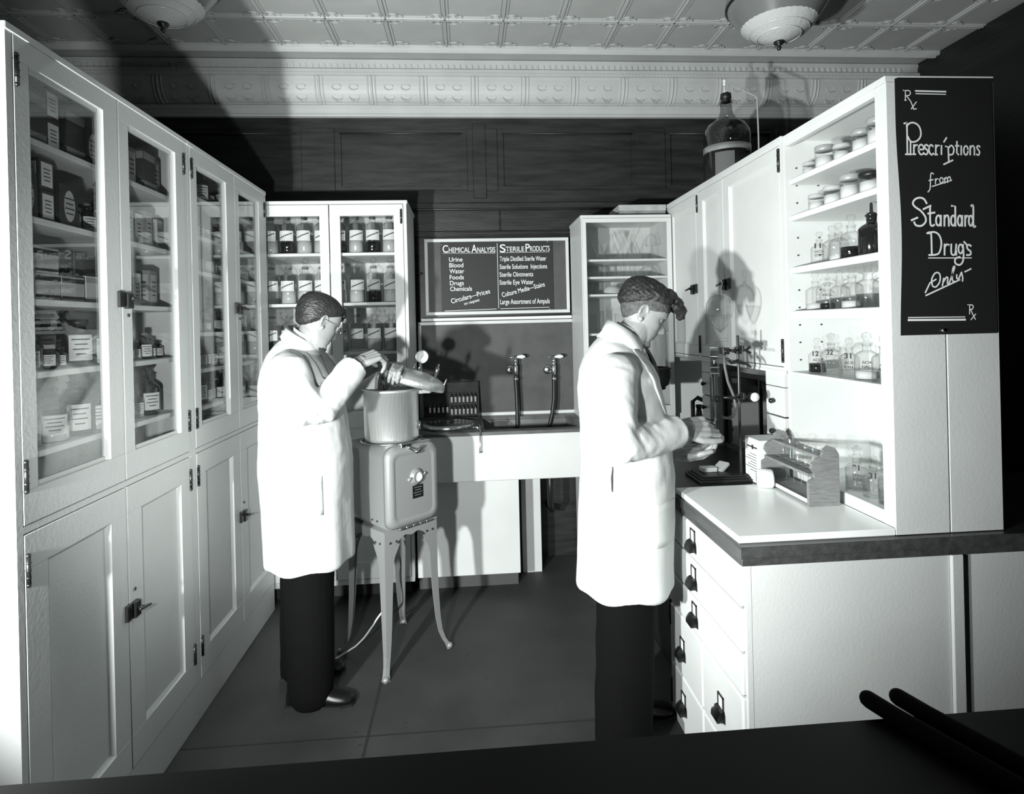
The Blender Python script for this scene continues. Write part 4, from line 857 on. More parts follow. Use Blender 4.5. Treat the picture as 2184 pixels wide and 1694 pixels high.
# ------------------------------------------------ bottles, jars, cartons: prototypes
def bottle_def(key,r,h,nr,nh,glassm,label=None,liq=None,stop='ball',sq=False,stopm=None,lm=None,text=None,shoulder=.8,lw=1.5):
    """label=(z0,z1); liq=(height fraction, material)"""
    D=[]; n=18; hs=h*shoulder; parts=MB()
    parts.lathe([(0,0),(r*.96,0),(r,r*.06),(r,hs),(r*.93,hs+(h-hs)*.28),(r*.72,hs+(h-hs)*.62),(nr*1.15,hs+(h-hs)*.95),(nr,h),(nr,h+nh*.8),(nr*1.25,h+nh*.84),(nr*1.25,h+nh)],n)
    D.append(('glass_body',parts.mesh('glass_body',glassm),None))
    if liq:
        q=MB(); lh=hs*liq[0]; q.lathe([(0,.003),(r*.9,.003),(r*.94,r*.1),(r*.94,lh),(0,lh)],n); D.append(('contents',q.mesh('contents',liq[1]),0))
    if label:
        z0,z1=label; q=MB(); m=9; a=lw/2; v=[];f=[]
        for i in range(m):
            t=-PI/2-a+2*a*i/(m-1)
            for z in(z0,z1): v.append(((r+.0008)*math.cos(t),(r+.0008)*math.sin(t),z))
        f=[(2*i,2*i+2,2*i+3,2*i+1) for i in range(m-1)]; q.add(v,f,True); D.append(('label',q.mesh('label',lm or M_label),0)); li=len(D)-1
        q=MB(); H=z1-z0
        if text=='diag':
            for k in range(m-2):
                t0=-PI/2-a*.85+1.7*a*k/(m-2); t1=-PI/2-a*.85+1.7*a*(k+.8)/(m-2); za=z0+H*(.22+.5*k/(m-2)); R1=r+.0014
                q.add([(R1*math.cos(t),R1*math.sin(t),z) for t,z in((t0,za),(t1,za+H*.05),(t1,za+H*.05+H*.13),(t0,za+H*.13))],[(0,1,2,3)])
        else:
            R1=r+.0014
            for k in range(4):
                zz=z1-H*(.2+.19*k); ww=a*(.75,.5,.65,.4)[k]
                for j in range(4):
                    t0=-PI/2-ww+ww*2*j/4; t1=-PI/2-ww+ww*2*(j+1)/4
                    q.add([(R1*math.cos(t),R1*math.sin(t),z) for t,z in((t0,zz),(t1,zz),(t1,zz+H*.05),(t0,zz+H*.05))],[(0,1,2,3)])
        D.append(('label_print',q.mesh('label_print',M_ink),li))
    q=MB()
    if stop=='ball': q.lathe([(0,h+nh*.6),(nr*.9,h+nh*.6),(nr*.95,h+nh),(nr*.5,h+nh+nr*.5),(nr*.6,h+nh+nr*.8),(nr*1.15,h+nh+nr*1.6),(nr*.9,h+nh+nr*2.5),(0,h+nh+nr*2.8)],14)
    elif stop=='flat': q.lathe([(0,h+nh*.6),(nr*.95,h+nh*.6),(nr*.95,h+nh),(nr*1.4,h+nh+.001),(nr*1.5,h+nh+nr*.5),(nr*1.3,h+nh+nr*.75),(0,h+nh+nr*.8)],14)
    elif stop=='hood': q.lathe([(nr*1.3,h+nh*.9),(nr*1.9,h+nh),(nr*1.9,h+nh*1.15),(nr*.8,h+nh*1.2),(nr*.7,h+nh*1.2+nr),(nr*1.1,h+nh*1.2+nr*1.8),(0,h+nh*1.2+nr*2.6)],14)
    elif stop=='cork': q.lathe([(0,h+nh*.6),(nr*.9,h+nh*.6),(nr*1.05,h+nh+nr*.9),(0,h+nh+nr*.9)],12)
    elif stop=='cap': q.lathe([(0,h+nh*.3),(nr*1.3,h+nh*.3),(nr*1.3,h+nh*1.12),(nr*1.15,h+nh*1.2),(0,h+nh*1.2)],16)
    elif stop=='drop': q.lathe([(0,h+nh*.6),(nr*.9,h+nh*.6),(nr*1.0,h+nh+.004),(nr*.35,h+nh+.008),(nr*.3,h+nh+.03),(nr*.15,h+nh+.034),(0,h+nh+.034)],12)
    if stop: D.append(('stopper',q.mesh('stopper',stopm or M_clear),0))
    DEF[key]=D
def jar_def(key,r,h,mb_,lidm,cont=None):
    D=[('jar_body',MB().lathe([(0,0),(r*.94,0),(r,r*.1),(r,h*.8),(r*.9,h*.86),(r*.9,h)],18).mesh('jar_body',mb_),None)]
    if cont: D.append(('contents',MB().lathe([(0,.002),(r*.92,.002),(r*.93,h*.62),(0,h*.64)],16).mesh('contents',cont),0))
    D.append(('lid',MB().lathe([(0,h*.88),(r*1.0,h*.88),(r*1.02,h*.9),(r*1.02,h*1.06),(r*.95,h*1.1),(0,h*1.12)],18).mesh('lid',lidm),0)); DEF[key]=D
def carton_def(key,w,d,h,body,panel=None,style=0):
    D=[('carton',MB().bbox(-w/2,w/2,-d/2,d/2,0,h,.0015).mesh('carton',body),None)]
    if panel:
        q=MB(); e=.0006
        if style==0: q.box(-w*.38,w*.38,-d/2-e,-d/2+.0002,h*.12,h*.88); q.box(w/2-.0002,w/2+e,-d*.38,d*.38,h*.12,h*.88)
        elif style==1:
            for z0,z1 in((.1,.2),(.74,.92)): q.box(-w*.48,w*.48,-d/2-e,-d/2+.0002,h*z0,h*z1); q.box(w/2-.0002,w/2+e,-d*.48,d*.48,h*z0,h*z1)
        elif style==2: # oval end label
            n=14
            for ax_ in(0,1):
                P_=[(.30*math.cos(2*PI*i/n)*(w if ax_==0 else d),h*(.5+.38*math.sin(2*PI*i/n))) for i in range(n)]
                q.add([((p[0],-d/2-e,p[1]) if ax_==0 else (w/2+e,p[0],p[1])) for p in P_],[tuple(range(n))])
        D.append(('printed_label',q.mesh('printed_label',panel),0)); q=MB()
        if style in(0,2):
            for k in range(4):
                z=h*(.3+.12*k); ww=.24*(1 if k%2 else .8)
                q.box(-w*ww,w*ww,-d/2-e*2.2,-d/2-e*1.2,z,z+h*.03); q.box(w/2+e*1.2,w/2+e*2.2,-d*ww,d*ww,z,z+h*.03)
            D.append(('label_print',q.mesh('label_print',M_ink),1))
    DEF[key]=D
# left wall stock
carton_def('cd1',.075,.085,.125,M_boxd,M_label2,2); carton_def('cd2',.09,.09,.15,M_boxd,M_boxg,1); carton_def('cd3',.07,.06,.09,M_boxd,M_label,0)
carton_def('cw1',.07,.075,.085,M_boxw,M_boxm,1); carton_def('cw2',.06,.10,.045,M_boxw,M_ink,1); carton_def('cg1',.08,.10,.075,M_boxm,M_ink,1); carton_def('cg2',.05,.055,.14,M_boxg,M_boxm,0); carton_def('cw3',.045,.05,.12,M_boxw,M_boxm,0)
carton_def('cg3',.09,.12,.11,M_boxg,M_label2,0)
bottle_def('am_s',.020,.048,.009,.014,M_amber,(.008,.038),None,'cap',stopm=M_black)
bottle_def('am_m',.026,.075,.011,.016,M_amber,(.010,.055),None,'cork',stopm=M_boxg)
bottle_def('am_w',.030,.055,.016,.014,M_amber,(.010,.042),None,'cap',stopm=M_boxm)
bottle_def('am_l',.044,.12,.022,.022,M_amber,(.018,.098),None,'cap',stopm=M_black,lm=M_label)
bottle_def('am_x',.040,.125,.016,.025,M_amber,(.02,.085),None,'ball',stopm=M_amber)
bottle_def('cl_s',.018,.055,.008,.014,M_thin,(.010,.040),(.5,M_liq2),'cork',stopm=M_boxg)
bottle_def('cl_m',.026,.080,.011,.018,M_clear,(.015,.055),(.6,M_powder),'ball')
bottle_def('cl_l',.046,.115,.018,.025,M_clear,(.022,.080),(.45,M_liq2),'ball')
bottle_def('cl_p',.022,.075,.009,.016,M_clear,(.012,.055),(.7,M_liq),'cap',stopm=M_black)
DEF['tumbler']=[('beaker',MB().lathe([(0,.002),(.024,.002),(.026,.006),(.027,.062),(.0285,.065)],18).mesh('beaker',M_clear),None)]
DEF['vials']=[('vial_pack',MB().bbox(-.02,.02,-.045,.045,0,.06,.001).mesh('vial_pack',M_boxm),None)]
NM={'cd':('carton','carton'),'cw':('carton','carton'),'cg':('carton','carton'),'am':('dark_bottle','bottle'),'cl':('clear_bottle','bottle'),'tu':('beaker','beaker'),'vi':('vial_pack','box')}
LOOK={'cd1':'dark carton with oval label','cd2':'tall dark carton','cd3':'small dark labelled carton','cw1':'small white carton','cw2':'flat white carton','cg1':'pale banded carton','cg2':'narrow grey carton','cw3':'narrow white carton','cg3':'broad grey carton','am_s':'tiny dark capped bottle','am_m':'dark corked bottle','am_w':'squat dark bottle','am_l':'large dark labelled bottle','am_x':'dark stoppered bottle','cl_s':'tiny clear vial','cl_m':'clear stoppered bottle','cl_l':'wide clear labelled bottle','cl_p':'clear bottle of dark liquid','tumbler':'empty glass beaker','vials':'pale vial pack'}
WID={'cd1':.09,'cd2':.10,'cd3':.07,'cw1':.083,'cw2':.11,'cg1':.11,'cg2':.065,'cw3':.06,'cg3':.13,'am_s':.045,'am_m':.06,'am_w':.068,'am_l':.098,'am_x':.092,'cl_s':.042,'cl_m':.06,'cl_l':.105,'cl_p':.052,'tumbler':.064,'vials':.10}
HGT={'cw2':.045,'cw1':.085,'cd3':.09,'cg1':.075,'cd1':.125}
LV=['top','second','third','fourth','fifth','sixth','bottom']
def fill(z,keys,y0,y1,xf,xc,level,unit,row='front',jit=.01):
    """a row of goods along a shelf, cut off at y1"""
    y=y0; k=0
    for key in keys:
        st=1
        if key is None: y+=.05; continue
        if isinstance(key,tuple): key,st=key
        w=WID[key]
        if y+w>y1: break
        p=NM[key[:2]]
        for j in range(st):
            box=key[0]=='c' and key[1] in 'dwg'
            lab='%s, %s on the %s shelf of %s, %s row'%(LOOK[key],ORD[k] if k<13 else str(k),level,unit,row)
            if st>1: lab=lab.replace(', '+ORD[k],(', upper, ' if j==st-1 else ', lower, ' if j==0 else ', middle, ')+ORD[k])
            if len(lab.split())>16: lab=lab.replace(' shelf of ',', ').replace(' on the ',', ')
            while len(lab.split())>16: lab=lab.replace(' carton',' box',1) if ' row' not in lab else lab.replace(' row','').replace('with ','')
            spawn(key,p[0],(xf+R.uniform(-jit,jit)*.5,y+w/2,z+.0006+j*(HGT.get(key,.1)+.0006)),lab,p[1],rotz=(R.uniform(-.05,.05) if box else .75+R.uniform(-.2,.2)),group='goods on the shelves of the left wall cabinets')
        y+=w+R.uniform(.0,.008); k+=1
U1='the near cabinet'; U2='the far cabinet'
A,B_=1.625,2.51; xf=-1.235; xb=-1.375
fill(2.14,['cd1','cd2',('cd3',2),'cd2','cd1','cw1','cg2','cg2','cd2','cg2','cg2'],A,B_,xf,xc=0,level='top',unit=U1)
fill(2.14,['cd2','cd2','cg3','cd2','cg3','cg2','cw3','cg2'],A+.05,B_,xb,0,'top',U1,'back')
fill(1.925,['am_m','cd1',('cd3',2),'cd1','am_m','am_m','am_x','cw3','cg2','cw3','cg2','cw3','cg2'],A,B_,xf,0,'second',U1)
fill(1.925,['cd2','cd2','cg2','cd2','cg2','cw3','cw3','cg2','cw3'],A+.04,B_,xb,0,'second',U1,'back')
fill(1.70,[('cw2',3),('cg1',2),'cg1','cw1',None,None,'cl_s','am_m','cw3',None,'cg2','cg2'],A+.02,B_,xf,0,'third',U1)
fill(1.70,['cg3','cd2','cg3',None,'cd1',None,None,'cg2','cg2'],A+.06,B_,xb,0,'third',U1,'back')
fill(1.50,['am_s','am_s','am_m','am_w','am_s','am_l','cw1','am_w','cl_s','am_s','cl_s','am_m','cl_s','am_s','am_m'],A+.03,B_,xf,0,'fourth',U1)
fill(1.50,['cd2','am_x','cd2','am_l','am_x',None,'cw1','cl_s','am_s','cl_s'],A+.06,B_,xb,0,'fourth',U1,'back')
fill(1.285,['cl_l','cl_m','cl_l','am_l','cl_l','cl_l',None,'cl_m','am_x','am_l'],A+.02,B_,xf,0,'fifth',U1)
fill(1.285,['cl_l','am_l','cl_l','cl_l','am_x',None,'cl_l','am_l'],A+.08,B_,xb,0,'fifth',U1,'back')
fill(1.12,['tumbler','cl_s','tumbler','tumbler','cl_m','cl_m',None,'tumbler','cl_s','tumbler','cl_m'],A+.04,B_,xf,0,'bottom',U1)
A2,B2=2.60,3.485
fill(2.194,['am_m','cl_m','am_m','cl_m','am_x','cl_m',None,'cw1','cg2','cl_m','cl_m','am_m','cw3'],A2,B2,xf,0,'top',U2)
fill(2.024,['cw3','cg2','am_m','cl_m','am_m','cl_m','cl_m','am_m','cg2','cw1','cl_m','am_m','cg1'],A2,B2,xf,0,'second',U2)
fill(1.867,['cw1','cw1','vials','vials','cl_m','cl_m','cl_m','cg1','cw2','cl_m','cl_m'],A2,B2,xf,0,'third',U2)
fill(1.597,[('cw1',2),'cw3','cl_s','cl_m','cl_s','am_w',None,'cl_m','cl_m','cg1','cl_l'],A2,B2,xf,0,'fourth',U2)
fill(1.597,['cg3','cl_m','cl_l','cl_l','cg3','am_m','am_x'],A2+.05,B2,xb,0,'fourth',U2,'back')
fill(1.435,['cl_m','cl_p','cl_m','cl_p','cl_m','cl_p','cl_m','cl_m','am_x','cl_m','am_m','am_w'],A2,B2,xf,0,'fifth',U2)
fill(1.27,['cl_m','am_m','cl_m','am_x','cl_m','cl_p','am_m','cl_m','am_l','cl_m','am_m'],A2,B2,xf,0,'sixth',U2)
fill(1.12,['cl_m','cg1','tumbler','tumbler','cl_m','cg1','cl_m','tumbler','cw1','cl_m'],A2,B2,xf,0,'bottom',U2)
# stock bottles in the back left cabinet
bottle_def('sb0',.046,.185,.019,.034,M_clear,(.075,.135),(.55,M_liq2),'ball',text='diag',lw=1.9,shoulder=.86)
bottle_def('sb1',.046,.185,.019,.034,M_clear,(.075,.135),(.42,M_liq),'ball',text='diag',lw=1.9,shoulder=.86)
bottle_def('sb2',.046,.185,.019,.034,M_clear,(.075,.135),(.5,M_powder),'ball',text='diag',lw=1.9,shoulder=.86)
bottle_def('sb3',.046,.185,.019,.034,M_clear,(.075,.135),None,'ball',text='diag',lw=1.9,shoulder=.86)
SBK=['sb0','sb1','sb2','sb3']; SBL={'sb0':'grey liquid','sb1':'dark liquid','sb2':'white powder','sb3':'nothing in it'}
pat=[[0,1,0,0,1,0,1,0],[3,0,2,0,0,2,1,2],[1,0,0,0,0,3,2,0],[0,1,2,0,0,1,0,2]]
for li,z in enumerate((2.045,1.75,1.46,1.14)):
    for k,x in enumerate((-1.155,-1.056,-.957,-.860,-.757,-.657,-.557,-.457)):
        key=SBK[pat[li][k]]; side='left' if k<4 else 'right'
        spawn(key,'shop_bottle',(x,3.650+R.uniform(-.006,.006),z+.001),'round stoppered bottle, %s, %s from left on the %s shelf behind the man'%(SBL[key],ORD[k],('top','second','third','bottom')[li]),'bottle',rotz=R.uniform(-.15,.25),group='labelled shop bottles in the back cabinet')
# glassware in the back right cabinet
def gw(name,prof,loc,label,cat,m=M_clear,n=22,sc=(1,1,1),extra=None):
    t=thing(name,label,cat,loc,'laboratory glassware in the cabinet')
    MB().lathe(prof,n,loc,sx=sc[0],sy=sc[1]).build('glass_body',m,t)
    if extra: extra(t)
    return t
FL=[(0,.002),(.05,.002),(.056,.008),(.052,.025),(.02,.11),(.012,.13),(.012,.165),(.015,.168)]
gw('conical_flask',FL,(.80,3.82,1.9925),'clear conical flask on the top shelf, left of the cabinet','flask')
gw('conical_flask',FL,(.925,3.76,1.9925),'clear conical flask on the top shelf, beside the tall funnel','flask')
gw('glass_funnel',[(.055,.2),(.008,.09),(.006,0.001)],(1.02,3.86,1.9925),'tall glass funnel on the top shelf','funnel')
gw('conical_flask',FL,(1.075,3.78,1.9925),'clear conical flask on the top shelf, right of the funnel','flask')
gw('glass_dome_burner',[(0,.001),(.03,.001),(.03,.006),(.006,.012),(.006,.085),(.035,.09),(.042,.10),(.035,.11),(.036,.125),(.028,.15),(.008,.165),(0,.17)],(1.185,3.76,1.9925),'small domed glass lamp on a stem at the right end of the top shelf','lamp')
for i,(x,lab) in enumerate(((.80,'left'),(1.165,'right'))): gw('glass_bowl',[(0,.07),(.03,.066),(.055,.045),(.066,.018),(.068,.001)],(x,3.78,1.8845),'upturned glass bowl at the %s end of the second cabinet shelf'%lab,'bowl')
for i in range(4): gw('glass_cylinder',[(0,.001),(.018,.001),(.018,.085),(.021,.088)],(.885+.062*i,3.80,1.8845),'short glass cylinder on the second cabinet shelf, %s from the left'%ORD[i],'cylinder')
gw('glass_bowl',[(0,.06),(.03,.056),(.055,.035),(.062,.001)],(.93,3.80,1.7745),'upturned bowl on the third cabinet shelf','bowl',mat('milky_bowl',.6,.3))
for i in range(4): gw('glass_beaker',[(0,.001),(.024,.001),(.026,.005),(.026,.075),(.029,.078)],((.785,.845,1.03,1.10)[i],3.78,1.7745),'small beaker on the third cabinet shelf, %s from the left'%ORD[i],'beaker')
for i in range(5): gw('glass_beaker',[(0,.001),(.036,.001),(.039,.006),(.039,.12+.02*(i%2)),(.043,.124+.02*(i%2))],(.79+.098*i,3.80,1.5305),'large beaker on the fourth cabinet shelf, %s from the left'%ORD[i],'beaker')
for i in range(4): gw('conical_flask',FL,(.80+.12*i,3.80,1.2805),'clear conical flask on the lowest cabinet shelf, %s from the left'%ORD[i],'flask')
# the open shelves by the hanging sign
jar_def('j_w',.030,.060,M_clear,M_boxm,M_cream); jar_def('j_d',.032,.06,M_clear,M_black,M_cream); jar_def('j_t',.031,.075,M_clear,mat('dull_tin_lid',.4,.35,metal=.3),M_cream)
XS=1.352; G='jars on the open shelves'
for k,(y,key,sc,nm) in enumerate(((2.256,'j_w',.85,'short white'),(2.158,'j_t',1.1,'tall pale'),(2.052,'j_w',1.0,'squat pale'),(1.945,'j_t',1.0,'pale'),(1.86,'j_t',1.15,'large pale'))):
    spawn(key,'ointment_jar',(XS,y,2.1505),'%s ointment jar on the top open shelf, %s from the back'%(nm,ORD[k]),'jar',group=G,scale=(sc,sc,sc))
for k,(y,key,sc,nm) in enumerate(((2.215,'j_w',1.0,'low pale'),(2.110,'j_w',1.12,'pale'),(2.012,'j_t',1.1,'wide pale'),(1.905,'j_d',1.12,'dark-lidded'))):
    spawn(key,'ointment_jar',(XS,y,2.0055),'%s ointment jar on the second open shelf, %s from the back'%(nm,ORD[k]),'jar',group=G,scale=(sc,sc,sc))
bottle_def('rb_c',.033,.085,.012,.020,M_thin,None,(.35,M_liq2),'ball'); bottle_def('rb_d',.033,.085,.012,.020,M_clear,None,(.55,M_liq),'ball')
bottle_def('rb_k',.034,.090,.013,.022,M_amber,None,None,'drop',stopm=M_amber); bottle_def('rb_e',.033,.085,.012,.020,M_thin,None,None,'ball'); bottle_def('rb_p',.034,.085,.013,.018,M_thin,None,(.6,glass('water_fill',.82,.4,.7)),'hood')
bottle_def('rb_b',.026,.072,.010,.018,M_clear,None,(.4,M_liq),'flat')
def numtext(o,s,word,y,z,x,r):
    rt=Vector((.85,-.52,0)); c0=Vector((x,y,z))+Vector((-.53,-.85,0))*(r*1.03)
    if s: text_mesh('number',s,M_ink,c0-rt*.016+Vector((0,0,r*2.05)),rt,(0,0,1),.022,.019,o,depth=-.004,bold=.03)
    for i,wd in enumerate(word): text_mesh('lettering',wd,M_ink,c0-rt*.016+Vector((0,0,r*1.45-.014*i)),rt,(0,0,1),.032,.009,o,depth=0,bold=.02)
BR=[ # level z, [(y,key,scale,number,words)]
(1.8005,'third',[(2.205,'rb_e',.92,'11',('EXCELL','STVPT')),(2.125,'rb_e',1.0,'',()),(2.085,'rb_c',1.02,'',()),(2.012,'rb_d',1.15,'',()),(1.905,'rb_k',1.22,'',()),(1.835,'rb_e',1.1,'',())]),
(1.6275,'fourth',[(2.238,'rb_c',1.08,'',()),(2.16,'rb_b',1.05,'',('HCL',)),(2.085,'rb_p',1.02,'',()),(2.015,'rb_c',1.1,'',()),(1.93,'rb_p',1.15,'',()),(1.84,'rb_e',1.2,'',('ACID',))]),
(1.3845,'fifth',[(2.235,'rb_d',.98,'12',('ACID','HCL')),(2.145,'rb_e',1.12,'32',()),(2.04,'rb_e',1.0,'31',('ACID','DIL')),(1.945,'rb_c',1.16,'',('SOL','NACL')),(1.86,'rb_e',1.1,'',('ACID','HNO')),(1.80,'rb_c',1.1,'',())]),
(.9905,'bottom',[(2.01,'rb_p',1.12,'91',('STRO','ACID')),(1.925,'rb_e',1.0,'31',()),(1.84,'rb_p',1.10,'11',('LEAD','ACET'))])]
KL={'rb_c':'clear stoppered','rb_d':'dark-filled','rb_k':'black dropping','rb_e':'empty clear','rb_p':'hooded clear','rb_b':'small part-filled'}
for z,lv,row in BR:
    for k,(y,key,sc,num,words) in enumerate(row):
        lab='%s reagent bottle%s on the %s open shelf, %s from the back'%(KL[key],(' numbered '+num) if num else '',lv,ORD[k])
        o=spawn(key,'reagent_bottle',(XS,y,z),lab,'bottle',group='reagent bottles on the open shelves',scale=(sc,sc,sc))
        if num or words:
            o.scale=(1,1,1)
            for c in [o]+list(o.children): c.data=c.data.copy(); c.data.transform(Matrix.Scale(sc,4))
            numtext(o,num,words,y,z,XS,.033*sc)
assert all(4<=len(l.split())<=16 for l in LAB),[l for l in LAB if not 4<=len(l.split())<=16]
# ------------------------------------------------ the two men
M_skin1=mat('skin',.27,.5,var=.05,scale=20)
M_skin2=mat('weathered_skin',.26,.5,var=.07,scale=24)
M_coat=mat('white_coat_cotton',.53,.8,bump=.2,bscale=26)
M_trou=mat('black_trouser_wool',.0028,.9,spec=.1,bump=.1,bscale=40)
M_shoe=mat('black_shoe_leather',.005,.35,spec=.3)
M_hair1=mat('dark_combed_hair',.02,.42,var=.5,scale=40,bump=.5,bscale=60,stretch=(.6,2.5,2.5))
M_hair2=mat('dark_wavy_hair',.013,.6,var=.7,scale=50,bump=.7,bscale=70)
M_hair3=mat('grey_cropped_hair',.06,.75,var=.5,scale=60,bump=.25,bscale=120)
def cr(xs,t):
    """smooth interpolation through sorted (key, values...) rows"""
    if t<=xs[0][0]: return xs[0][1:]
    for a,b in zip(xs,xs[1:]):
        if t<=b[0]:
            s=(t-a[0])/(b[0]-a[0]); s=s*s*(3-2*s)*.5+s*.5
            return tuple(p+(q-p)*s for p,q in zip(a[1:],b[1:]))
    return xs[-1][1:]
HP=[ # z, front, back, half width
(-.004,.070,.030,.012),(.006,.092,.012,.034),(.02,.096,.000,.046),(.035,.090,-.012,.054),(.05,.092,-.03,.060),(.07,.094,-.055,.064),(.09,.093,-.074,.067),(.11,.091,-.087,.070),(.125,.088,-.094,.072),(.14,.094,-.098,.073),(.155,.095,-.101,.0745),(.17,.092,-.101,.075),(.185,.085,-.098,.073),(.2,.073,-.090,.067),(.213,.055,-.076,.056),(.224,.033,-.054,.038),(.231,.006,-.025,.018)]
def headpt(z,th,off=0):
    f,b,w=cr(HP,z); cx=.012 if z>.06 else .012+(.06-z)*.6
    c,s=math.cos(th),math.sin(th); a=(f-cx) if c>0 else (cx-b)
    pw=.82 if c>0 else .95
    x=cx+a*math.copysign(abs(c)**pw,c); y=w*math.copysign(abs(s)**.92,s)
    if c>0:
        ay=abs(y)
        nz=math.exp(-((z-.088)/.010)**2) if z<.088 else math.exp(-((z-.088)/.030)**2)
        x+=.027*math.exp(-(y/.0105)**2)*nz*(1 if z<.13 else 1)
        x+=.008*math.exp(-((ay-.011)/.007)**2-((z-.083)/.007)**2)
        x-=.0105*math.exp(-((ay-.032)/.014)**2-((z-.123)/.011)**2)
        x+=.004*math.exp(-((ay-.030)/.018)**2-((z-.142)/.007)**2)
        x+=.006*math.exp(-(y/.022)**2-((z-.064)/.0045)**2)+.0055*math.exp(-(y/.019)**2-((z-.052)/.005)**2)
        x-=.005*math.exp(-(y/.026)**2-((z-.058)/.0022)**2)-.0
        x-=.004*math.exp(-(y/.02)**2-((z-.040)/.006)**2); x+=.004*math.exp(-(y/.018)**2-((z-.018)/.010)**2)
        x+=.003*math.exp(-((ay-.045)/.014)**2-((z-.098)/.014)**2)
    if off:
        r=Vector((x-cx,y,(z-.12)*.8)).normalized()*off; return (x+r.x,y+r.y,z+r.z)
    return (x,y,z)
def headmesh(mb,M,off=None,nz=58,nt=84):
    v=[];f=[]; zs=[-.004+(.235)*k/(nz-1) for k in range(nz)]
    for z in zs:
        for i in range(nt):
            th=2*PI*i/nt; p=headpt(z,th)
            if off is not None:
                q=Vector((p[0]-.0,p[1],(z-.12))).normalized()*off(p,th); p=(p[0]+q.x,p[1]+q.y,p[2]+q.z)
            v.append(p)
    for k in range(nz-1):
        for i in range(nt): j=(i+1)%nt; f.append((k*nt+i,k*nt+j,(k+1)*nt+j,(k+1)*nt+i))
    f.append(tuple(range(nt))[::-1]); f.append(tuple((nz-1)*nt+i for i in range(nt)))
    mb.add(v,f,True,M)
def fuse(mb,name,m,parent,vox,smooth=3,disp=None,fac=.5):
    o=mb.build(name,m,parent); fix_normals(o)
    r=o.modifiers.new('r','REMESH'); r.mode='VOXEL'; r.voxel_size=vox
    if smooth: s=o.modifiers.new('s','SMOOTH'); s.iterations=smooth; s.factor=fac
    dg=bpy.context.evaluated_depsgraph_get(); dg.update()
    me=bpy.data.meshes.new_from_object(o.evaluated_get(dg)); o.modifiers.clear(); o.data=me
    off=wloc(o)
    if disp:
        me.calc_loop_triangles(); nn=[v.normal.copy() for v in me.vertices]
        for v,n in zip(me.vertices,nn):
            v.co+=n*disp(v.co+off,n)
    me.materials.clear(); me.materials.append(m)
    me.polygons.foreach_set('use_smooth',[True]*len(me.polygons)); me.update(); return o
def hand(mb,w,d,n,th,curl,spread=.12,k=1.0,thumb=None):
    """w wrist, d direction of the palm, n back-of-hand normal, th sign of the thumb side, curl per finger (3 bends)"""
    d=Vector(d).normalized(); n=Vector(n); n=(n-d*n.dot(d)).normalized(); s=d.cross(n)*th; w=Vector(w)
    # palm: rows of overlapping tapered tubes
    for q,(o,L) in enumerate(((-.030,.082),(-.010,.088),(.010,.088),(.029,.084))):
        mb.tube([w+s*o*.55*k-d*.01,w+s*o*.85*k+d*.04*k,w+s*o*k+d*L*k],[.0165*k,.0145*k,.0105*k],10,round_=True)
    mb.tube([w-d*.03,w+d*.02],[.026*k,.024*k],12,round_=True)
    mb.tube([w+s*.02*k+d*.01,w+s*.032*k-n*.006+d*.045*k],[.016*k,.014*k],10,round_=True)
    for q,(o,L,ln) in enumerate(((.029,.084,(.043,.026,.021)),(.010,.088,(.047,.030,.022)),(-.010,.088,(.044,.028,.021)),(-.030,.082,(.035,.022,.019)))):
        b=w+s*o*k+d*L*k; dr=(d+s*(o*4*spread)).normalized(); ax=dr.cross(n); pts=[b-dr*.012]; ps=[b]; a=0
        for L2,c in zip(ln,curl[q]):
            a+=c; dd=dr*math.cos(a)-n*math.sin(a); b=b+dd*L2*k; ps.append(b)
        rr=[.0095*k,.0090*k,.0085*k,.0070*k]
        mb.tube(ps,rr,10,round_=True)
        for p,r in zip(ps[1:3],rr[1:3]): mb.sphere(p+n*.001,r*1.06,8)
    if thumb is None: thumb=((.9,.7,-.35),(.95,.25,-.3),(.98,.05,-.25))
    b=w+s*.026*k+d*.020*k-n*.006*k; ps=[b]
    for (a,c,e),L in zip(thumb,(.042,.034,.026)): b=b+(d*a+s*c+n*e).normalized()*L*k; ps.append(b)
    mb.tube(ps,[.014*k,.0115*k,.0105*k,.0085*k],10,round_=True)
def ring_loft(mb,rings,n=40):
    """rings: centre x, y, z, half sizes rx, ry, tilt"""
    v=[];f=[]
    for (x,y,z,rx,ry,tl) in rings:
        for i in range(n):
            a=2*PI*i/n; c,s=math.cos(a),math.sin(a)
            px=rx*math.copysign(abs(c)**.85,c); py=ry*math.copysign(abs(s)**.85,s)
            v.append((x+px*math.cos(tl),y+py,z-px*math.sin(tl)))
    for k in range(len(rings)-1):
        for i in range(n): j=(i+1)%n; f.append((k*n+i,k*n+j,(k+1)*n+j,(k+1)*n+i))
    f.append(tuple(range(n))[::-1]); f.append(tuple((len(rings)-1)*n+i for i in range(n)))
    mb.add(v,f,True)
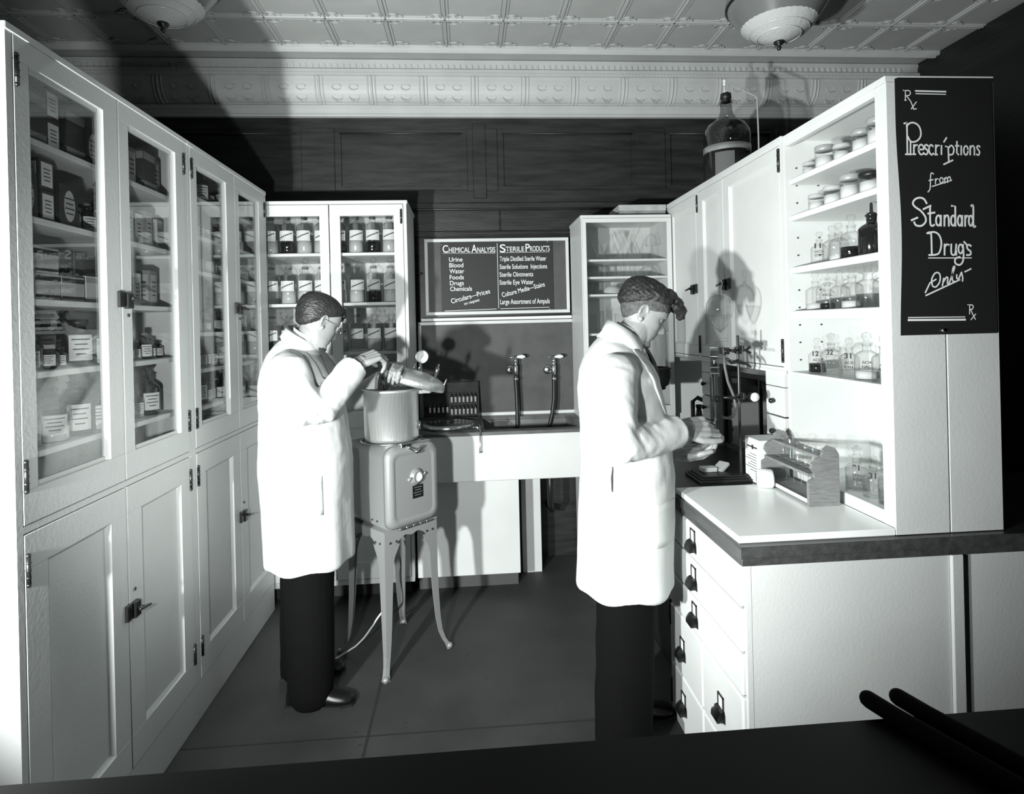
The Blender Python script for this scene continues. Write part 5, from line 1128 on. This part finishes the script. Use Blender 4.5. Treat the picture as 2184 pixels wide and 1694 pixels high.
def man(P):
    root_loc=Vector(P['loc']); HM=Matrix.Translation(P['ear'])@Matrix.Rotation(P['yaw'],4,'Z')@Matrix.Rotation(P['pitch'],4,'Y')@Matrix.Rotation(P.get('roll',0),4,'X')@Matrix.Scale(P.get('hs',1.0),4)@Matrix.Translation((0,0,-.115))
    # body: head, neck, trunk, arms, hands and legs as one surface
    b=MB(); headmesh(b,HM)
    for s in(-1,1):
        b.sphere((.0735,s*.0315,.1225),.0125,12,M=HM,sc=(.9,1.15,1))
        E=HM@Matrix.Translation((-.004,s*.073,.112))@Matrix.Rotation(s*-.35,4,'Z')@Matrix.Rotation(-.18,4,'Y')
        b.lathe([(.0,-.003),(.020,-.0035),(.0235,0),(.020,.0035),(0,.003)],20,M=E@Matrix.Rotation(PI/2,4,'X')@Matrix.Diagonal((.75,1.35,1.3,1)))
        b.tube([E@Vector((.004+.0150*math.cos(t),s*.006,.0285*math.sin(t)+.002)) for t in [.1+q*.42 for q in range(9)]],.0036,6)
        b.tube([E@Vector((.006,s*.006,-.024)),E@Vector((.004,s*.004,-.031))],.006,6,round_=True)
    nk=P['neck']; b.tube(nk,P.get('nr',[.078,.062,.056,.055]),20,round_=True,flat=.92)
    for L in P['arms']: b.tube(L['pts'],[.052,.046,.040,.030,.026],14,round_=True)
    ring_loft(b,[(x,y,z,rx*.78,ry*.80,tl) for x,y,z,rx,ry,tl in P['coat'][2:]],28)
    for L in P['legs']: b.tube(L,[.085,.072,.055,.050,.040],14,round_=True)
    for h in P['hands']: hand(b,**h)
    o=fuse(b,'person',P['skin'],None,.0033,2,fac=.45)
    me=o.data
    for v in me.vertices: v.co-=root_loc
    o.location=root_loc; tag(o,P['label'],'person')
    # coat
    m=MB(); ring_loft(m,P['coat'],48)
    for L in P['sleeves']: m.tube(L[0],L[1],20,round_=False,flat=L[2] if len(L)>2 else 1)
    for a in P['sh']: m.sphere(a[0],a[1],18,sc=a[2] if len(a)>2 else (1,1,1))
    def fold(p,n):
        z=p.z; a=math.atan2(p.y-root_loc.y,p.x-root_loc.x); low=max(0,min(1,(1.15-z)/.5))
        d=.006*low*math.sin(a*7+z*1.5+P['sd'])+.004*mnoise.noise(Vector((p.x*9,p.y*9,z*3+P['sd'])))
        d+=.0035*mnoise.noise(Vector((p.x*22,p.y*22,z*20)))*(1-low)
        # creases gathered at the elbows
        for e in P['elb']:
            r=(p-Vector(e)).length; d-=.0055*math.exp(-(r/.11)**2)*max(0,math.sin((p.z*.8+p.x)*85+p.y*30))
        return d
    coat=fuse(m,'coat',M_coat,o,.006,7,fold); coat['label']='long white laboratory coat'
    from mathutils.bvhtree import BVHTree
    bvh=BVHTree.FromPolygons([v.co.copy() for v in coat.data.vertices],[tuple(p.vertices) for p in coat.data.polygons]); cw=wloc(coat)
    for part in P['trim']: 
        nm,kind,a=part
        q=MB()
        if kind=='tube': q.tube(*a)
        elif kind=='strip':
            pts,w,nv,mt=a; pts=[Vector(p) for p in pts]; nv=Vector(nv).normalized()
            if not isinstance(w,(list,tuple)): w=[w]*len(pts)
            fine=[];
            for k_ in range(len(pts)-1):
                for t_ in range(6): fine.append((pts[k_].lerp(pts[k_+1],t_/6),w[k_]+(w[k_+1]-w[k_])*t_/6))
            fine.append((pts[-1],w[-1])); nc=7; top=[];bot=[]
            for k_,(p,ww) in enumerate(fine):
                t_=(fine[min(k_+1,len(fine)-1)][0]-fine[max(k_-1,0)][0]).normalized(); s_=t_.cross(nv).normalized()
                for c_ in range(nc):
                    p2=p+s_*ww*(c_/(nc-1)-.5)
                    if nm!='neck_tie':
                        hit=bvh.find_nearest(p2-cw); n2=hit[1]; base=hit[0]+cw; top.append(base+n2*.0045); bot.append(base-n2*.004)
                    else: top.append(p2+nv*.003); bot.append(p2-nv*.004)
            v=top+bot; n_=len(top); f=[]; nr_=len(fine)
            for r_ in range(nr_-1):
                for c_ in range(nc-1):
                    k_=r_*nc+c_; f+=[(k_,k_+1,k_+nc+1,k_+nc),(n_+k_,n_+k_+nc,n_+k_+nc+1,n_+k_+1)]
                for c_ in(0,nc-1): k_=r_*nc+c_; f.append((k_,k_+nc,n_+k_+nc,n_+k_))
            for r_ in(0,nr_-1):
                for c_ in range(nc-1): k_=r_*nc+c_; f.append((k_,k_+1,n_+k_+1,n_+k_))
            q.add(v,f,nm!='pocket_slit'); fix_normals(q.build(nm,mt,o)); continue
        elif kind=='ring':
            rings,mt,th=a; v=[];f=[];n=32
            for (x,y,z,rx,ry,tl,zf) in rings:
                for i in range(n):
                    t_=2*PI*i/n; c,s=math.cos(t_),math.sin(t_); v.append((x+rx*c*math.cos(tl),y+ry*s,z-rx*c*math.sin(tl)))
            for k in range(len(rings)-1):
                for i in range(n): j=(i+1)%n; f.append((k*n+i,k*n+j,(k+1)*n+j,(k+1)*n+i))
            q.add(v,f,True); ob=q.build(nm,mt,o); sm=ob.modifiers.new('t','SOLIDIFY'); sm.thickness=th; sm.offset=0; continue
        q.build(nm,part[3] if len(part)>3 else M_coat,o)
    def cpt(a,z,off):
        r=cr([(q[2],)+tuple(q) for q in P['coat']],z); c,s_=math.cos(a),math.sin(a)
        return (r[0]+(r[3]+off)*math.copysign(abs(c)**.85,c),r[1]+(r[4]+off)*math.copysign(abs(s_)**.85,s_),z)
    a0,a1,z0,z1=P['pocket']; q=MB(); v=[];f=[]; na,nz=8,6
    for L_,of in((0,.012),(1,-.004)):
        for j in range(nz+1):
            for i in range(na+1):
                h_=bvh.find_nearest(Vector(cpt(a0+(a1-a0)*i/na,z0+(z1-z0)*j/nz,.01))-cw); v.append(h_[0]+cw+h_[1]*(of*.4))
    N_=(na+1)*(nz+1)
    for j in range(nz):
        for i in range(na):
            k=j*(na+1)+i; f+=[(k,k+1,k+na+2,k+na+1),(N_+k,N_+k+na+1,N_+k+na+2,N_+k+1)]
    for i in range(na): f+=[(i,N_+i,N_+i+1,i+1),(nz*(na+1)+i,nz*(na+1)+i+1,N_+nz*(na+1)+i+1,N_+nz*(na+1)+i)]
    for j in range(nz):
        k=j*(na+1); f+=[(k,k+na+1,N_+k+na+1,N_+k),(k+na,N_+k+na,N_+k+2*na+1,k+2*na+1)]
    fix_normals(q.add(v,f,True).build('patch_pocket',M_coat,o))
    # hair
    for nm,mt,fn,lumps,ds in P['hair']:
        q=MB(); headmesh(q,HM,fn,50,72)
        for c,r,sc in lumps: q.sphere(c,r,12,M=HM,sc=sc)
        HI=HM.inverted()
        fuse(q,nm,mt,o,.0032,2,lambda p,n,ds=ds:ds*mnoise.noise(p*70)+ds*.6*math.sin((HI@p).z*420+(HI@p).x*60)*.35,.4)
    # trousers and shoes
    q=MB()
    for L,rr in P['trousers']: q.tube(L,rr,20,round_=True)
    tr=fuse(q,'trousers',M_trou,o,.008,4,lambda p,n:.005*math.sin(p.z*26+p.x*20)*mnoise.noise(p*5)); 
    for L in P['shoes']:
        (x,y,z),a=L; S_=Matrix.Translation((x,y,z))@Matrix.Rotation(a,4,'Z'); q=MB(); v=[];f=[];n=20
        sec=[(-.085,.028,.0,.055),(-.075,.034,.0,.075),(-.03,.036,0,.085),(.03,.038,0,.082),(.08,.044,0,.062),(.13,.048,0,.048),(.17,.043,0,.040),(.195,.028,0,.028),(.203,.010,.004,.015)]
        for X,wd,z0,z1 in sec:
            for i in range(n):
                t_=2*PI*i/n; zz=(z0+z1)/2+(z1-z0)/2*math.sin(t_); v.append((X,wd*math.copysign(abs(math.cos(t_))**.7,math.cos(t_))*(1 if zz<z1*.6 else .92),zz+.006))
        for k in range(len(sec)-1):
            for i in range(n): j=(i+1)%n; f.append((k*n+i,k*n+j,(k+1)*n+j,(k+1)*n+i))
        f.append(tuple(range(n))); f.append(tuple((len(sec)-1)*n+i for i in range(n))); q.add(v,f,True,S_)
        so=fix_normals(q.build('shoe',M_shoe,o)); so.modifiers.new('s','SUBSURF').levels=1
        q=MB(); q.prism([(-.088,-.030),(.0,-.034),(.08,-.044),(.15,-.047),(.195,-.03),(.206,0),(.195,.03),(.15,.047),(.08,.044),(0,.034),(-.088,.030)],0,.010,'z',S_); q.build('sole',M_rubber,so)
    return o,HM
def hl(front,slope,back,t,side):
    def fn(p,th):
        x,y,z=p; zh=front[0]+(x/.085)*front[1] if x>0 else front[0]+x*slope
        d=(z-zh)/.02; d=max(-1,min(1,d))
        return (t*d if d>0 else .006*d)-(.0015 if d<=0 else 0)
    return fn
def flat(p,q,k): return Vector(p).lerp(Vector(q),k)
# --- the man at the pot
EL1=(-.625,2.475,1.235); 
ML=dict(pocket=(-1.75,-1.05,.83,.99),loc=(-.70,2.72,0),ear=(-.668,2.715,1.632),yaw=math.radians(38),pitch=math.radians(30),sd=1.0,hs=1.0,skin=M_skin1,
 label='person in a long white coat bending over the open pot, dark combed hair and spectacles',
 neck=[(-.745,2.72,1.44),(-.735,2.72,1.51),(-.700,2.722,1.565),(-.672,2.725,1.60)],nr=[.088,.075,.068,.060],
 arms=[dict(pts=[(-.74,2.54,1.45),(-.68,2.50,1.34),(-.625,2.48,1.245),(-.53,2.59,1.385),(-.485,2.655,1.445)]),dict(pts=[(-.70,2.90,1.44),(-.66,2.98,1.32),(-.60,3.03,1.22),(-.46,3.01,1.32),(-.365,2.98,1.395)])],
 legs=[[(-.70,2.63,.90),(-.705,2.62,.55),(-.70,2.62,.3),(-.705,2.62,.15),(-.71,2.62,.08)],[(-.74,2.81,.90),(-.77,2.82,.55),(-.785,2.82,.3),(-.80,2.83,.15),(-.80,2.83,.08)]],
 hands=[dict(w=(-.485,2.655,1.445),d=(.80,.42,.34),n=(-.35,-.62,.70),th=-1,k=1.13,curl=[(.75,.75,.35),(.85,.8,.4),(.95,.85,.4),(1.05,.9,.4)],spread=.05,thumb=((.8,.45,-.75),(.85,.1,-.75),(.6,0,-.9))),
        dict(w=(-.350,2.972,1.405),d=(.02,-.92,.12),n=(.25,.1,.95),th=-1,k=1.05,curl=[(.7,.8,.5),(.8,.9,.5),(.9,.9,.5),(1.,.95,.5)],spread=.05,thumb=((.9,.5,-.4),(.95,.1,-.4),(.9,-.2,-.4)))],
 coat=[(-.714,2.72,.585,.182,.212,-.02),(-.714,2.72,.595,.184,.214,-.02),(-.715,2.72,.68,.186,.214,0),(-.722,2.72,.85,.190,.212,0),(-.727,2.72,1.0,.196,.212,0),(-.728,2.72,1.12,.188,.208,0),(-.735,2.72,1.24,.178,.208,0),(-.745,2.72,1.35,.168,.212,.05),(-.750,2.72,1.42,.150,.205,.10),(-.752,2.72,1.47,.125,.175,.18),(-.750,2.72,1.505,.100,.125,.3),(-.745,2.72,1.53,.082,.082,.4)],
 sleeves=[([(-.762,2.60,1.445),(-.735,2.53,1.43),(-.69,2.485,1.34),(-.635,2.475,1.262),(-.612,2.50,1.268),(-.555,2.565,1.345),(-.507,2.625,1.412),(-.492,2.645,1.432)],[.075,.078,0.075,.073,.070,.064,.062,.061]),
          ([(-.72,2.85,1.44),(-.70,2.91,1.42),(-.66,2.98,1.32),(-.60,3.03,1.235),(-.52,3.02,1.27),(-.42,3.0,1.345)],[.07,.075,.07,.068,.06,.052])],
 sh=[((-.755,2.565,1.44),.078,(1,1,.9)),((-.73,2.875,1.44),.078,(1,1,.9))], elb=[(-.63,2.47,1.25)],
 trousers=[([(-.70,2.64,.80),(-.705,2.625,.5),(-.70,2.62,.25),(-.705,2.62,.06)],[.12,.105,.098,.095]),([(-.75,2.80,.80),(-.775,2.815,.5),(-.79,2.82,.25),(-.80,2.83,.06)],[.12,.105,.098,.095])],
 shoes=[((-.72,2.615,0),-.05),((-.81,2.835,0),.1)],
 trim=[('coat_collar','ring',([(-.742,2.72,1.515,.092,.100,.55,0),(-.735,2.72,1.545,.080,.086,.55,0),(-.728,2.72,1.570,.070,.074,.55,0),(-.734,2.72,1.568,.077,.082,.55,0),(-.742,2.72,1.525,.093,.106,.52,0)],M_coat,.006)),
       ('shirt_collar','ring',([(-.722,2.72,1.545,.062,.066,.55,0),(-.712,2.72,1.580,.062,.064,.55,0)],M_label,.003)),
       ('neck_tie','strip',([(-.650,2.690,1.525),(-.634,2.672,1.490),(-.610,2.655,1.455),(-.586,2.645,1.415),(-.568,2.640,1.375)],[.020,.024,.034,.044,.048],(.55,-.8,.3),M_ink)),
       ('lapel','strip',([(-.71,2.63,1.52),(-.685,2.60,1.475),(-.645,2.575,1.425),(-.612,2.565,1.36),(-.59,2.585,1.29)],[.02,.045,.055,.04,.01],(.55,-.8,.35),M_coat)),
       ('glasses_placeholder','tube',([(0,0,0),(0,0,.001)],.0001,4))],
 hair=[('hair',M_hair1,hl((.130,.060),1.15,0,.013,0),[((.070,-.012,.208),.026,(1.1,1.5,.8)),((.093,-.010,.196),.016,(1,1.5,1)),((.098,-.004,.180),.010,(1,1.3,1.2))],.0012)])
ML['trim']=ML['trim'][:-1]
o1,HM1=man(ML)
g=MB()
for s in(-1,1):
    g.tube([HM1@Vector((.1015,s*.033+.021*math.cos(t),.120+.018*math.sin(t))) for t in [q*PI/8 for q in range(17)]],.0011,5)
    g.tube([HM1@Vector((.1015,s*.054,.124)),HM1@Vector((.06,s*.074,.126)),HM1@Vector((.0,s*.079,.125)),HM1@Vector((-.012,s*.078,.112))],.0011,5)
g.tube([HM1@Vector((.1015,-.012,.122)),HM1@Vector((.108,0,.125)),HM1@Vector((.1015,.012,.122))],.0011,5)
sp=g.build('spectacles',M_steel,o1)
g=MB()
for s in(-1,1): g.lathe([(0,0),(.0205,0)],16,M=HM1@Matrix.Translation((.1015,s*.033,.120))@Matrix.Rotation(PI/2,4,'Y')@Matrix.Diagonal((.86,1,1,1)))
g.build('lenses',M_thin,sp)
# --- the man at the bench
MR=dict(pocket=(-1.35,-.6,.80,.95),loc=(.58,2.27,0),ear=(.670,2.272,1.635),yaw=math.radians(-10),pitch=math.radians(33),sd=3.0,hs=1.0,skin=M_skin2,
 label='person in a long white coat standing at the bench, wavy hair, holding a small bottle',
 neck=[(.575,2.27,1.43),(.592,2.27,1.50),(.635,2.27,1.555),(.672,2.27,1.60)],nr=[.088,.074,.068,.060],
 arms=[dict(pts=[(.515,2.09,1.42),(.505,2.05,1.30),(.50,2.04,1.20),(.65,2.10,1.185),(.785,2.165,1.198)]),dict(pts=[(.56,2.44,1.42),(.56,2.47,1.30),(.565,2.47,1.19),(.69,2.40,1.11),(.81,2.33,1.068)])],
 legs=[[(.56,2.18,.90),(.55,2.17,.55),(.54,2.17,.3),(.53,2.17,.15),(.53,2.17,.08)],[(.60,2.36,.90),(.60,2.37,.55),(.60,2.37,.3),(.60,2.37,.15),(.60,2.37,.08)]],
 hands=[dict(w=(.785,2.165,1.198),d=(.96,.12,.02),n=(-.05,-.80,.60),th=1,k=1.12,curl=[(.3,.5,.3),(.5,.65,.3),(.7,.75,.35),(.85,.8,.4)],spread=.06,thumb=((.9,.55,.12),(.98,.2,.1),(1,0,0))),
        dict(w=(.815,2.325,1.068),d=(.95,-.12,.10),n=(.10,.45,-.88),th=-1,k=1.1,curl=[(.55,.7,.4),(.7,.9,.5),(.85,1.0,.5),(.95,1.1,.5)],spread=.04,thumb=((.8,.55,-.5),(.95,.2,-.35),(1,0,-.2)))],
 coat=[(.572,2.27,.60,.176,.212,-.02),(.573,2.27,.61,.178,.215,-.02),(.576,2.27,.69,.174,.212,0),(.585,2.27,.85,.176,.208,0),(.592,2.27,1.0,.173,.205,0),(.592,2.27,1.1,.168,.202,0),(.585,2.27,1.22,.163,.203,0),(.575,2.27,1.32,.157,.208,.05),(.572,2.27,1.40,.145,.205,.10),(.575,2.27,1.455,.124,.175,.2),(.585,2.27,1.495,.098,.125,.35),(.595,2.27,1.52,.082,.083,.45)],
 sleeves=[([(.525,2.14,1.42),(.512,2.08,1.39),(.503,2.045,1.30),(.500,2.035,1.215),(.53,2.045,1.185),(.62,2.085,1.180),(.71,2.125,1.188),(.757,2.15,1.193)],[.078,.080,.079,.078,.076,.067,.061,.060]),
          ([(.56,2.38,1.42),(.56,2.45,1.39),(.56,2.47,1.30),(.565,2.47,1.20),(.60,2.455,1.16),(.70,2.39,1.105),(.775,2.35,1.080)],[.075,.078,.076,.074,.068,.056,.050])],
 sh=[((.53,2.10,1.415),.078,(1,1,.9)),((.56,2.42,1.415),.078,(1,1,.9))], elb=[(.51,2.04,1.20)],
 trousers=[([(.57,2.21,.80),(.560,2.19,.55),(.545,2.18,.25),(.535,2.17,.06)],[.09,.108,.108,.105]),([(.60,2.33,.80),(.60,2.35,.55),(.60,2.36,.25),(.60,2.37,.06)],[.09,.105,.105,.102])],
 shoes=[((.52,2.165,0),0),((.60,2.37,0),.08)],
 trim=[('coat_collar','ring',([(.578,2.27,1.490,.098,.105,.6,0),(.592,2.27,1.528,.082,.088,.6,0),(.605,2.27,1.560,.070,.075,.6,0),(.600,2.27,1.562,.077,.082,.6,0),(.590,2.27,1.505,.093,.108,.6,0)],M_coat,.006)),
       ('shirt_collar','ring',([(.612,2.27,1.535,.064,.066,.6,0),(.628,2.27,1.565,.062,.064,.6,0)],M_label,.003)),
       ('neck_tie','strip',([(.672,2.230,1.500),(.682,2.215,1.475),(.692,2.205,1.445),(.700,2.205,1.41),(.705,2.205,1.37)],[.018,.022,.030,.036,.04],(.75,-.65,.15),M_ink)),
       ('lapel','strip',([(.612,2.155,1.505),(.640,2.125,1.455),(.664,2.108,1.40),(.685,2.105,1.33),(.705,2.125,1.26)],[.02,.04,.05,.032,.01],(.6,-.8,.2),M_coat)),
       ('pocket_slit','strip',([(.482,2.066,1.085),(.480,2.062,1.045),(.484,2.064,1.0)],[.004,.014,.004],(0,-1,0),M_ink))],
 hair=[('side_hair',M_hair3,hl((.120,.04),1.35,0,.0045,0),[],.0008),
       ('hair',M_hair2,hl((.160,.020),.75,0,.018,0),[((.055,-.02,.222),.028,(1.3,1.5,.9)),((.092,.0,.212),.027,(1.2,1.7,1)),((.120,-.008,.196),.024,(1.1,1.7,1)),((.133,-.006,.180),.018,(1,1.7,1.0)),((.10,-.045,.195),.018,(1,1,1)),((.1,.045,.195),.018,(1,1,1)),((.118,-.030,.184),.012,(1,1,1))],.0032)])
o2,HM2=man(MR)
# what he holds
t=thing('sample_bottle','small glass sample bottle held in the lower hand over the bench','bottle',(.90,2.29,1.09))
BM=Matrix.Translation((.895,2.29,1.098))@Matrix.Rotation(math.radians(62),4,'Y')
MB().lathe([(0,0),(.013,0),(.014,.004),(.014,.05),(.007,.058),(.007,.068),(.009,.07)],14,M=BM).build('glass_body',M_clear,t)
MB().lathe([(0,.068),(.0075,.068),(.0075,.082),(0,.083)],10,M=BM).build('stopper',M_steel,t)
